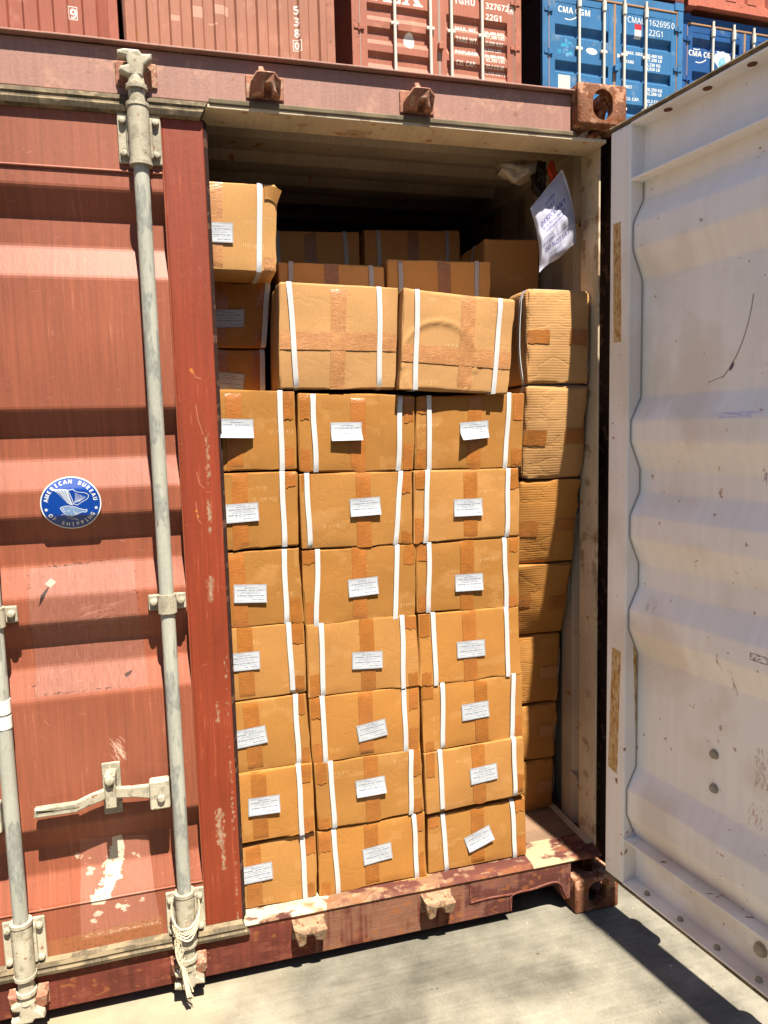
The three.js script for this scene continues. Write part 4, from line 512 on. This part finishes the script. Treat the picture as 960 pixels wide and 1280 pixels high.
carton('strapped carton, right column of the front stack, sixth row from the top', { q: [[-.651,.594],[-.311,.604],[-.305,.407],[-.647,.390]], z: -.070, d: 0.293, straps: [[.153,.161], [.892,.891]], label: [.576,.513,.042,.002], tape: .531 });
carton('strapped carton, left column of the front stack, bottom row', { q: [[-1.342,.385],[-.997,.395],[-.999,.187],[-1.344,.187]], z: -.080, d: 0.293, straps: [[.131,.117], [.879,.893]], label: [.477,.561,.024,.002], tape: .454 });
carton('strapped carton, middle column of the front stack, bottom row', { q: [[-.992,.395],[-.649,.401],[-.647,.187],[-.993,.187]], z: -.078, d: 0.293, straps: [[.144,.169], [.892,.905]], label: [.538,.499,.072,.002], tape: .486 });
carton('strapped carton, right column of the front stack, bottom row', { q: [[-.639,.379],[-.299,.390],[-.297,.187],[-.640,.187]], z: -.082, d: 0.293, straps: [[.147,.181], [.855,.880]], label: [.507,.464,.334,.007], tape: .497 });
carton('large carton face with crossed tape, standing left on top of the middle column', { cross: .46, plain: true, soft: 1.0, r: .006, tone: 4, bulge: .006, q: [[-1.041,2.014],[-.696,2.009],[-.714,1.718],[-1.053,1.720]], z: -.075, d: 0.215, straps: [[.077,.146], [.829,.858]], label: null, tape: .488 });
carton('dented carton with a pressed ring mark, tilted atop the right column', { cross: .36, plain: true, soft: 1.0, r: .006, tone: 4, n: 40, bulge: .004, dent: ringDent, q: [[-.690,2.001],[-.343,1.975],[-.367,1.696],[-.709,1.719]], z: -.045, d: 0.215, straps: [[.116,.136], [.860,.852]], label: null, tape: .577 });
carton('sunlit carton on the very top of the upper left pile', { tone: 5, flap: true, q: [[-1.380,2.275],[-1.035,2.276],[-1.045,2.041],[-1.390,2.044]], z: -.090, d: 0.293, straps: [[.145,.150], [.865,.860]], label: [.522,.427,.009,.002], tape: .514 });
carton('shaded carton in the middle of the upper left pile', { q: [[-1.390,2.041],[-1.044,2.040],[-1.066,1.853],[-1.412,1.857]], z: -.240, d: 0.293, straps: [[.05,.05], [.972,.975]], label: [.662,.447,.038,.002], tape: .588 });
carton('shaded carton at the bottom of the upper left pile', { q: [[-1.411,1.852],[-1.066,1.850],[-1.072,1.729],[-1.417,1.729]], z: -.250, d: 0.293, straps: [[.042,.035], [.968,.975]], label: [.680,.22,-.096,.002], tape: .608 });
// turned cartons between the front stack and the right wall: end faces forward, each set back a little more towards the floor
const turned = [
  ['sunlit turned carton at the top of the crushed column by the right wall', [[-0.277, 2.018], [-0.060, 2.018], [-0.060, 1.731], [-0.277, 1.733]], -0.1, -0.1],
  ['crushed turned carton, second from the top beside the right wall', [[-0.277, 1.726], [-0.060, 1.724], [-0.060, 1.43], [-0.28, 1.432]], -0.102, -0.147],
  ['crushed turned carton, third from the top beside the right wall', [[-0.28, 1.424], [-0.060, 1.423], [-0.060, 1.142], [-0.28, 1.143]], -0.149, -0.205],
  ['crushed turned carton, fourth from the top beside the right wall', [[-0.28, 1.137], [-0.058, 1.137], [-0.060, 0.874], [-0.28, 0.874]], -0.195, -0.276],
  ['half shaded turned carton, third from the floor beside the right wall', [[-0.28, 0.869], [-0.060, 0.869], [-0.060, 0.608], [-0.28, 0.608]], -0.284, -0.306],
  ['half shaded turned carton, second from the floor beside the right wall', [[-0.28, 0.602], [-0.060, 0.602], [-0.060, 0.388], [-0.28, 0.388]], -0.308, -0.324],
  ['half shaded turned carton on the floor beside the right wall', [[-0.28, 0.383], [-0.060, 0.383], [-0.062, 0.187], [-0.28, 0.187]], -0.326, -0.338],
];
turned.forEach(([label, q, zt, zb], i) => {
  const c = carton(label, { q, zt, zb, d: 0.34, crush: true, soft: 1.6, r: 0.009, n: 22, bulge: 0.007, sideTape: true, rings: [i < 2 ? 0.08 : 0.1], plain: true, tone: i, tape: null, slack: i ? 1 : 1.6 });
});
// cartons further in, on the second and third rows; kraft lightened against their shade
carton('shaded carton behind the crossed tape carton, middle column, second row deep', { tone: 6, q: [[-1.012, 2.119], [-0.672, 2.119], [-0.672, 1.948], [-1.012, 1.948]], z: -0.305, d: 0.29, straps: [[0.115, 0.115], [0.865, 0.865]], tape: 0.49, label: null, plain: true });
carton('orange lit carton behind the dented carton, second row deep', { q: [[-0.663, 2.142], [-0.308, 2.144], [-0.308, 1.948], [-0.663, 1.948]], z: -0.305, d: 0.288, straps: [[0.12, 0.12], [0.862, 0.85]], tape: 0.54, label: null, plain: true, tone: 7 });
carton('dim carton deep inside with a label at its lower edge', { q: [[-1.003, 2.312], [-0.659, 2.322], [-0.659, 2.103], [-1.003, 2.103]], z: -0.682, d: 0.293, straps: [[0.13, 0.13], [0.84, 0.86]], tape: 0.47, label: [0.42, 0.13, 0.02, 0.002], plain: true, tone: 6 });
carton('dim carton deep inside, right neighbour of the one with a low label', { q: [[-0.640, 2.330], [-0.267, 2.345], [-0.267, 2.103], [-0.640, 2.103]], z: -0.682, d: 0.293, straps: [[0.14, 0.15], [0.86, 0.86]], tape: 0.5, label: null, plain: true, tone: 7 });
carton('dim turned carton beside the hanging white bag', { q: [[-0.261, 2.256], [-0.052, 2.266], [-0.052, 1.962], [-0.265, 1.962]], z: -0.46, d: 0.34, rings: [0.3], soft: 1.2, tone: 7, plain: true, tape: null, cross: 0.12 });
// what those rows stand on: cartons wholly behind the front stack
{
  const proto = thing('carton', 'brown cardboard carton standing hidden behind the front cartons', 'carton', [0, 0, 0], 'hidden cartons behind the front row');
  mesh('box_body', boxUV(B(-0.168, 0.168, 0, 1, -0.143, 0.143, 0.006)), boxMats[0], proto);
  let first = true;
  const put = (x, y, z, h, sx = 1, sz = 1) => { const c = first ? proto : proto.clone(); if (!first) { c.name = numbered('carton'); scene.add(c); } first = false; c.position.set(x, y, z); c.scale.set(sx, h - 0.003, sz); };
  for (let k = 0; k < 8; k++) { put(-0.82, 0.187 + k * 0.22, -0.53, 0.22); put(-0.46, 0.187 + k * 0.22, -0.53, 0.22); }
  for (let k = 0; k < 9; k++) { put(-0.83, 0.187 + k * 0.2128, -0.83, 0.2128); put(-0.46, 0.187 + k * 0.2128, -0.83, 0.2128); }
  for (let k = 0; k < 6; k++) put(-0.163, 0.187 + k * 0.2955, -0.86, 0.2955, 0.62, 0.8);
}

// ---------------------------------------------------------------- bag of drying agent, wrap, twine
{
  const c = canvas(512, 640, (x, y) => mul([214, 214, 226], 0.94 + 0.1 * fbm(x / 90, y / 90, 1e6, 131, 4)), (g) => {
    g.fillStyle = '#3a3a86'; g.textBaseline = 'middle'; g.textAlign = 'center';
    const t = (s, y, px, w = 'bold', x = 256) => { g.font = `${w} ${px}px sans-serif`; g.fillText(s, x, y); };
    g.globalAlpha = 0.6; t('SUPER', 120, 48); t('DRY', 176, 54); g.globalAlpha = 0.8; g.fillStyle = '#34388e'; t('DESICCANT', 246, 66); t('NON TOXIC WASTE', 306, 34); t('DISPOSE AS DUST', 346, 30);
    g.strokeStyle = '#4a56a8'; g.lineWidth = 4; g.strokeRect(270, 376, 200, 78); g.fillStyle = '#3a3a86'; t('USE ONCE', 400, 28, 'normal', 150); t('DESICCANT', 444, 36, 'bold', 150); t('DO NOT EAT', 502, 58); t('NET WEIGHT 1 KG', 556, 28, 'normal'); t('1 KG PACK', 596, 30, 'normal');
  });
  const bag = thing('desiccant_bag', 'white printed drying agent bag hanging in the upper right corner', 'bag', [-0.16, 2.08, -0.15]);
  const A = [-0.25, 2.268, -0.132], Tp = [-0.134, 2.396, -0.142], Rb = [-0.078, 2.176, -0.15], Lb = [-0.226, 2.074, -0.12], q = new THREE.Vector3(-0.16, 2.08, -0.15);
  const at = (u, v, s) => { const p = [0, 1, 2].map((i) => lerp(lerp(Lb[i], Rb[i], u), lerp(A[i], Tp[i], u), v)); const m = Math.pow(Math.sin(Math.PI * u) * Math.sin(Math.PI * v), 0.55); const k = s * (0.034 * m * (1.2 - 0.5 * v) + 0.008 * n3(u * 4 + 1, v * 5, s) + 0.007 * n3(u * 12, v * 8 + u * 4, s + 3) * m) * (m > 0 ? 1 : 0); const pinch = Math.sin(Math.PI * v) * (u < 0.5 ? 0.012 * Math.pow(1 - 2 * u, 3) : 0.009 * Math.pow(2 * u - 1, 2)); return [p[0] - k * 0.3 + pinch - q.x, p[1] + 0.006 * Math.sin(u * 9) * (1 - v) * 0.6 - q.y, p[2] + k * 0.95 - q.z, u, v]; };
  for (const [s, nm] of [[1, 'bag_front'], [-1, 'bag_back']]) { const rows = []; for (let i = 0; i <= 26; i++) rows.push([...Array(23).keys()].map((j) => at(j / 22, i / 26, s))); mesh(nm, sheet(rows), std({ map: nm === 'bag_front' ? tex(c) : null, color: nm === 'bag_front' ? 0xcacad0 : 0xb8b8c0, roughness: 0.5 }), bag); }
  const hang = []; for (let i = 0; i < 7; i++) hang.push(tube([[-0.17 + rr(-0.03, 0.01), 2.435, -0.22 + rr(-0.02, 0.02)], [-0.18 + rr(-0.02, 0.02), 2.40, -0.215 + rr(-0.02, 0.02)], [-0.178 + rr(-0.02, 0.02), 2.36, -0.21 + rr(-0.015, 0.015)], [-0.17 + rr(-0.015, 0.015), 2.33, -0.2]].map((p) => [p[0] - q.x, p[1] - q.y, p[2] - q.z]), rr(0.007, 0.012), 14, 7));
  mesh('hanger_wrap', merge(hang), std({ color: 0x2a2018, roughness: 0.6 }), bag);
  mesh('hanger_cord', merge([0, 1].map((k) => tube([[-0.14, 2.435, -0.2], [-0.152 + k * 0.014, 2.405, -0.192], [-0.144 + k * 0.01, 2.385, -0.186], [-0.15, 2.35, -0.18]].map((p) => [p[0] - q.x, p[1] - q.y, p[2] - q.z]), 0.008, 16, 8))), std({ color: 0xb0401c, roughness: 0.6 }), bag);
  // crumpled clear wrap on the rail
  const wr = thing('plastic_wrap', 'crumpled clear plastic wrap under the roof rail beside the hanging bag', 'plastic wrap', [-0.23, 2.42, -0.24]), rows = [];
  for (let i = 0; i <= 14; i++) rows.push([...Array(23).keys()].map((j) => { const a = j / 22 * Math.PI * 2, t = i / 14, rad = (0.018 + 0.016 * Math.sin(Math.PI * t)) * (1 + 0.5 * n3(t * 6, Math.cos(a) * 2, Math.sin(a) * 2)); return [-0.075 + 0.16 * t, rad * Math.sin(a) * 0.9 - 0.01 * Math.sin(t * 5), rad * Math.cos(a)]; }));
  mesh('film', sheet(rows), new THREE.MeshPhysicalMaterial({ color: 0xb8ae9a, roughness: 0.3, transmission: 0.45, thickness: 0, side: THREE.DoubleSide }), wr);
}
{
  const tw = thing('twine', 'frayed pale twine tied round the lower lock bracket of the closed door', 'twine', [-1.385, 0.16, 0.03]), X = -1.385, Z = 0.002, o = [-1.385, 0.16, 0.03], g = [];
  const loc = (p) => p.map((v, i) => v - o[i]);
  for (let k = 0; k < 5; k++) { const pts = []; for (let i = 0; i <= 12; i++) { const a = -0.3 + i / 12 * 3.75; pts.push(loc([X + 0.0375 * Math.cos(a) + rr(-0.001, 0.001), 0.285 - 0.07 * Math.sin(a) * (0.6 + k * 0.12) + rr(-0.003, 0.003), Z + 0.0345 * Math.max(0.25, Math.sin(a)) + rr(-0.001, 0.002)])); } g.push(tube(pts, 0.0028, 40, 6)); }
  for (let k = 0; k < 6; k++) { const e = rr(-0.004, 0.03), y0 = rr(0.2, 0.26); g.push(tube([[X - 0.028 + rr(-0.006, 0.006), y0, Z + 0.034], [X - 0.026 + rr(-0.006, 0.01), 0.17, Z + 0.04], [X - 0.014 + e * 0.3, 0.12, Z + 0.044], [X + e * 0.5 - 0.004, 0.07 + rr(-0.02, 0.02), Z + 0.05 + rr(-0.004, 0.008)]].map(loc), rr(0.0022, 0.0036), 30, 6)); }
  for (let k = 0; k < 40; k++) { const y = rr(0.06, 0.27), x = X - 0.024 + (0.25 - y) * 0.12 + rr(-0.008, 0.008); g.push(tube([[x, y, Z + 0.042], [x + rr(-0.006, 0.006), y - 0.012, Z + 0.046], [x + rr(-0.01, 0.01), y - 0.026, Z + 0.046]].map(loc), 0.0007, 5, 4)); }
  mesh('strands', merge(g), std({ color: 0xbdb196, roughness: 0.9 }), tw);
}

// ---------------------------------------------------------------- row of stacked containers behind
const bgRod = std({ color: 0xb8b4aa, roughness: 0.5 });
function frame(root, m, cm, bodyM = m) {                                  // posts, castings, beams, body: base at y 0, front face at z 0, x 0..2.438
  for (const x of [0.004, 2.33]) mesh('corner_post', boxUV(B(x, x + 0.104, 0.118, 2.473, -0.08, -0.006, 0.008)), m, root);
  for (const x of [0, 2.276]) for (const y of [0, 2.473]) mesh('corner_casting', boxUV(B(x, x + 0.162, y, y + 0.118, -0.178, 0, 0.01)), cm, root);
  mesh('header', boxUV(B(0.162, 2.276, 2.45, 2.57, -0.12, -0.02, 0.004)), m, root); mesh('sill', boxUV(B(0.162, 2.276, 0.03, 0.17, -0.12, -0.02, 0.004)), m, root);
  mesh('body', boxUV(merge([B(0.02, 0.05, 0.15, 2.5, -6.0, -0.15, 0), B(2.388, 2.418, 0.15, 2.5, -6.0, -0.15, 0), B(0.03, 2.408, 2.54, 2.57, -6.0, -0.12, 0), B(0.03, 2.408, 0.12, 0.16, -6.0, -0.12, 0), B(0.03, 2.408, 0.15, 2.55, -6.03, -6.0, 0)])), bodyM, root);
}
function printMap(base, s, draw) { const N = 1024; return tex(canvas(N, N, (x, y) => { const u = x / N, v = y / N, k = 1 + 0.16 * (fbm(u * 5, v * 5, 1e6, s, 4) - 0.5) + 0.07 * (n2(u * 220, v * 14, 1e6, 1e6, s + 5) - 0.5) + 0.05 * (h3(x, y, s) - 0.5); let c = mul(base, k); const w = fbm(u * 14, v * 14, 1e6, s + 8, 4); if (w > 0.68) c = mixc(c, [225, 180, 160], (w - 0.68) * 1.6); return c; }, (g) => { g.save(); g.scale(N / 2.438, N / 2.591); draw(g, (x, y) => [x, 2.591 - y]); g.restore(); })); }
const PUV = (x, y) => [x / 2.438, y / 2.591];
function lettering(g, s, x, y, h, col = '#e6e0d6', w = 'bold', font = 'sans-serif') { g.save(); g.translate(x, 2.591 - y); g.scale(0.01, 0.01); g.font = `${w} ${h * 137}px ${font}`; g.fillStyle = col; g.textBaseline = 'alphabetic'; g.fillText(s, 0, 0); g.restore(); }
function endWall(name, label, pos, turn, base, s, pitch, draw) {
  const root = thing(name, label, 'container', pos, 'containers stacked in the row behind'); root.rotation.y = turn;
  const map = printMap(base, s, draw), m = std({ map: tex(paintTile(base, { s, rust: 0.5, rustAt: 0.7 }), true, [1, 1]), roughness: 0.6 }), wm = std({ map, roughness: 0.55 });
  frame(root, m, m);
  const X = []; let k = 0; for (let x = 0.108; x < 2.33; k++) { const z = k % 4 === 1 || k % 4 === 2 ? -0.052 : -0.014; X.push([x, z]); x += k % 2 ? pitch * 0.5 - 0.022 : 0.022; } X.push([2.33, -0.014]);
  mesh('end_wall', crease(sheet([2.45, 1.9, 1.3, 0.7, 0.17].map((y) => X.map(([x, z], i) => [x, y, z + 0.004 * (n2(x * 3, y * 3, 1e6, 1e6, s) - 0.5), ...PUV(x, y)]))), 0.3), wm, root);
  return root;
}
function doorEnd(name, label, pos, turn, base, s, recs, rodsAt, draw, opt = {}) {
  const root = thing(name, label, 'container', pos, 'containers stacked in the row behind'); root.rotation.y = turn;
  const map = printMap(base, s, draw), m = std({ map: tex(paintTile(base, { s, rust: 0.5, rustAt: 0.7 }), true, [1, 1]), roughness: 0.6 }), wm = std({ map, roughness: 0.5 });
  frame(root, m, m, opt.body);
  const prof = panelProfile(recs, 0.22, 2.36, opt.depth ?? 0.04, opt.top ?? 0.05, opt.bot ?? 0.07), planar = (g) => { const q = flat(g), p = q.attributes.position, uv = q.attributes.uv; for (let i = 0; i < p.count; i++) uv.setXY(i, ...PUV(p.getX(i), p.getY(i))); return q; };
  for (const [x0, x1, rods] of [[0.115, 1.214, rodsAt.slice(0, 2)], [1.224, 2.323, rodsAt.slice(2)]]) {
    const d = mesh('door', panelGeo(prof, x0 + 0.09, x1 - 0.09, -0.022, -1, PUV, 6, 0.003), wm, root);
    for (const [a, b] of [[x0, x0 + 0.1], [x1 - 0.1, x1]]) mesh('stile', planar(B(a, b, 0.18, 2.44, -0.06, -0.018, 0.003)), wm, d);
    mesh('rail', planar(B(x0 + 0.1, x1 - 0.1, 2.33, 2.44, -0.06, -0.0185, 0.003)), wm, d); mesh('rail', planar(B(x0 + 0.1, x1 - 0.1, 0.18, 0.28, -0.06, -0.0185, 0.003)), wm, d);
    for (const x of rods) { mesh('lock_rod', merge([cyl(0.021, 0.021, 2.4, x, 1.31, 0.012, 'y', 14), ...[2.35, 0.24].map((y) => cyl(0.033, 0.033, 0.13, x, y, 0.012, 'y', 14)), ...[1.72, 0.95].map((y) => B(x - 0.055, x + 0.055, y - 0.02, y + 0.02, -0.018, 0.02, 0.006))]), bgRod, d); }
    const hx = x0 < 1 ? 0.1 : 2.338; for (const y of [0.45, 1.0, 1.62, 2.2]) mesh('hinge', boxUV(merge([B(hx - 0.07, hx + 0.07, y - 0.025, y + 0.025, -0.02, 0.006, 0.006), cyl(0.016, 0.016, 0.08, hx, y, 0.004)])), m, d);
  }
  mesh('gasket', merge([B(1.2, 1.238, 0.18, 2.44, -0.05, -0.014, 0.006), B(0.108, 0.122, 0.18, 2.44, -0.05, -0.012, 0.004), B(2.316, 2.33, 0.18, 2.44, -0.05, -0.012, 0.004), B(0.11, 2.33, 2.432, 2.462, -0.05, -0.008, 0.008)]), opt.gasket ?? std({ color: 0x8a7a70, roughness: 0.8 }), root);
  mesh('lock_box', boxUV(B(1.19, 1.26, 1.46, 1.55, -0.02, 0.05, 0.01)), opt.lockMat ?? m, root);
  return root;
}
const WHITE = '#e8e4dc';
const spaced = (base, list) => list;
endWall('red_container', 'red container end wall with a boxed number nine, leftmost in the back row', [-4.19, 5.182, -7.0], 0.03, [162, 94, 76], 301, 0.3, (g) => { lettering(g, '9', 1.935, 1.0, 0.1, WHITE); g.strokeStyle = WHITE; g.lineWidth = 0.008; g.strokeRect(1.925, 2.591 - 1.115, 0.085, 0.13); });
endWall('red_container', 'brown red container end wall with vertical digits 5380 in the back row', [-1.69, 5.182, -7.2], 0.03, [166, 112, 90], 311, 0.25, (g) => {
  const D = [['5', 1.43], ['3', 1.3], ['8', 1.17]]; for (const [ch, y] of D) lettering(g, ch, 1.935, y, 0.095, WHITE); lettering(g, '0', 1.935, 1.035, 0.085, WHITE); g.strokeStyle = WHITE; g.lineWidth = 0.008; g.strokeRect(1.922, 2.591 - 1.135, 0.095, 0.12);
  g.fillStyle = 'rgba(240,205,190,0.4)'; for (const [x, y, w, h] of [[0.75, 1.35, 0.12, 0.12], [0.5, 1.22, 0.1, 0.06], [1.0, 1.4, 0.16, 0.1], [0.93, 1.2, 0.1, 0.02]]) g.fillRect(x, 2.591 - y, w, h); g.fillStyle = 'rgba(160,110,50,0.7)'; g.fillRect(0.1, 2.591 - 1.02, 0.03, 0.08);
});
doorEnd('red_container', 'salmon red container with white weight markings and lock rods, back row', [1.07, 5.182, -7.75], 0.03, [168, 106, 86], 321, [[2.235, 2.035], [1.945, 1.745], [1.655, 1.455], [1.36, 1.16], [0.8, 0.6]].slice(1), [0.585, 1.085, 1.385, 1.835], (g) => {
  lettering(g, 'TEX', 0.16, 1.98, 0.3, WHITE, 'bold', 'serif'); g.fillStyle = '#e4e2d8'; g.beginPath(); g.ellipse(0.8, 2.591 - 1.55, 0.075, 0.1, 0, 0, 7); g.fill();
  lettering(g, 'TGHU', 1.44, 2.1, 0.085, WHITE); lettering(g, '327672', 1.9, 2.09, 0.078, WHITE); lettering(g, '2', 2.255, 2.09, 0.078, WHITE); g.strokeStyle = WHITE; g.lineWidth = 0.007; g.strokeRect(2.24, 2.591 - 2.19, 0.075, 0.12); lettering(g, '22G1', 1.9, 1.95, 0.078, WHITE);
  for (const [a, b, y] of [['MAX. WT.', '30,480 KGS', 1.78], ['', '67,200 LBS', 1.71], ['TARE WT.', '2,200 KGS', 1.63], ['', '4,850 LBS', 1.56], ['PAYLOAD', '28,280 KGS', 1.48], ['', '62,350 LBS', 1.41], ['CU. CAP.', '33.2 CU.M.', 1.33], ['', '1,172 CU.FT.', 1.26]]) { lettering(g, a, 1.46, y, 0.055, WHITE); lettering(g, b, 1.9, y, 0.042, WHITE); }
}, { bot: 0.06, top: 0.04 });
const BR = [[2.03, 1.87], [1.535, 1.375], [1.04, 0.88], [0.55, 0.39]], BD = { depth: 0.055, top: 0.05, bot: 0.025, gasket: std({ color: 0x8c6c50, roughness: 0.8 }), body: std({ color: 0x241c1c, roughness: 0.8 }) };  // body coloured near black, painting in the shade of the gap beside it
const swoosh = (g, x, y, k) => { g.strokeStyle = WHITE; g.lineWidth = 0.016; g.beginPath(); g.moveTo(x, 2.591 - y); g.quadraticCurveTo(x + 0.1 * k, 2.591 - y + 0.03 * k, x + 0.2 * k, 2.591 - y - 0.05 * k); g.stroke(); };
doorEnd('blue_container', 'blue container doors with white lettering and a small red white sticker, back row', [4.02, 5.4, -8.2], 0.03, [58, 114, 162], 331, BR, [0.6, 1.02, 1.37, 1.75], (g) => {
  lettering(g, 'CMA CGM', 0.26, 2.2, 0.085, WHITE, 'bold'); swoosh(g, 0.38, 2.12, 1); lettering(g, 'CMAU', 1.44, 2.21, 0.085, WHITE, 'normal'); lettering(g, '162695', 1.82, 2.21, 0.085, WHITE, 'normal'); lettering(g, '0', 2.22, 2.21, 0.085, WHITE, 'normal'); lettering(g, '22G1', 1.82, 2.07, 0.085, WHITE, 'normal');
  g.fillStyle = '#c8303c'; g.fillRect(1.57, 2.591 - 2.2, 0.12, 0.08); g.fillStyle = '#e2e0dc'; g.fillRect(1.57, 2.591 - 2.12, 0.12, 0.12);
  g.fillStyle = '#d4dcc8'; g.fillRect(0.27, 2.591 - 1.34, 0.2, 0.3); g.fillStyle = '#e4e4d8'; g.beginPath(); g.ellipse(0.83, 2.591 - 1.72, 0.095, 0.045, 0.06, 0, 7); g.fill();
  for (let i = 0; i < 26; i++) { g.fillStyle = `rgba(${rnd() < 0.5 ? '60,190,220' : '150,190,220'},${rr(0.15, 0.5)})`; g.beginPath(); g.ellipse(rr(0.28, 0.52), 2.591 - rr(1.62, 1.84), rr(0.01, 0.04), rr(0.01, 0.035), 0, 0, 7); g.fill(); }
  g.fillStyle = '#e8e4dc'; g.beginPath(); g.moveTo(1.27, 2.591 - 1.74); g.lineTo(1.36, 2.591 - 1.72); g.lineTo(1.27, 2.591 - 1.68); g.fill();
  for (const [a, b, y] of [['MAX. GROSS', '30,480 KG', 1.76], ['', '67,200 LB', 1.7], ['TARE', '2,230 KG', 1.63], ['', '4,920 LB', 1.57], ['NET', '28,250 KG', 1.27], ['', '62,280 LB', 1.21], ['CU. CAP.', '33.2 CU.M', 1.1], ['', '1,170 CU.FT', 1.04]]) { lettering(g, a, 1.42, y, 0.045, WHITE); lettering(g, b, 1.79, y, 0.045, WHITE); }
}, BD);
doorEnd('blue_container', 'dark blue container with a peeling round sticker, partly behind the open door', [6.52, 5.36, -8.4], 0.03, [36, 84, 142], 341, BR.map(([a, b]) => [a + 0.22, b + 0.22]), [0.58, 0.98, 1.37, 1.78], (g) => {
  lettering(g, 'CMA CGM', 0.14, 1.98, 0.085, WHITE, 'bold'); swoosh(g, 0.28, 1.9, 1); swoosh(g, 0.24, 2.09, 0.8);
  g.fillStyle = 'rgba(226,228,226,0.9)'; g.beginPath(); for (let k = 0; k < 16; k++) { const a = k * 0.3927, r = rr(0.11, 0.18); g.lineTo(0.8 + r * Math.cos(a), 2.591 - 1.95 + r * 1.2 * Math.sin(a)); } g.closePath(); g.fill(); g.fillStyle = 'rgba(110,180,206,0.75)'; for (let k = 0; k < 10; k++) { g.beginPath(); g.ellipse(0.8 + rr(-0.07, 0.07), 2.591 - 1.94 + rr(-0.08, 0.08), rr(0.02, 0.05), rr(0.01, 0.04), rnd() * 3, 0, 7); g.fill(); }
}, BD);
endWall('red_container', 'pale red container resting on top of the dark blue container', [6.55, 7.995, -8.3], 0.03, [186, 108, 88], 351, 0.4, () => {});
// the tiers that carry them, out of sight from here
{
  const lower = endWall('grey_container', 'brown container standing under the back row, hidden by the open container', [-4.19, 2.591, -7.0], 0.03, [120, 66, 52], 361, 0.4, () => {});
  lower.userData.group = 'containers under the back row';
  const spots = [[-4.19, 0, -7.0], [-1.69, 2.591, -7.2], [-1.69, 0, -7.2], [1.07, 2.591, -7.75], [1.07, 0, -7.75], [4.02, 2.7, -8.2], [4.02, 0.06, -8.2], [6.52, 2.7, -8.4], [6.52, 0.06, -8.4]];
  { const c = lower.clone(); c.name = numbered('red_container'); scene.add(c); c.position.set(-3, 8.2, -13.6); tag(c, 'dark container glimpsed in the narrow gap of the back row', 'container', 'containers added behind the back row for a dark gap'); }  // clone added to close the gap against the sky and darken it
  for (const p of spots) { const c = lower.clone(); c.name = numbered('grey_container'); scene.add(c); c.position.set(...p); }
}

// unseen tier added on top of the row, to darken the gaps below
{
  const src = scene.getObjectByName('grey_container');
  for (const p of [[-4.19, 7.773, -7.0], [-1.69, 7.773, -7.2], [1.07, 7.773, -7.75], [4.02, 7.991, -8.2]]) { const c = src.clone(); c.name = numbered('grey_container'); scene.add(c); c.position.set(...p); tag(c, 'container on top of the back row, above the picture', 'container', 'unseen containers added above the back row'); }
}
// unseen row added behind the camera, to cut fill light and shade the ground
{
  const src = scene.getObjectByName('grey_container');
  for (let i = 0; i < 11; i++) for (let k = 0; k < 1; k++) { const c = src.clone(); c.name = numbered('grey_container'); scene.add(c); c.position.set(-12.2 + i * 2.5, k * 2.591, 4.5); c.rotation.y = Math.PI; tag(c, 'container standing across the aisle, behind the camera', 'container', 'unseen containers added behind the camera'); }
}

scene.traverse((o) => { if (o.isMesh) { o.castShadow = true; o.receiveShadow = true; } });
renderer.render(scene, camera);
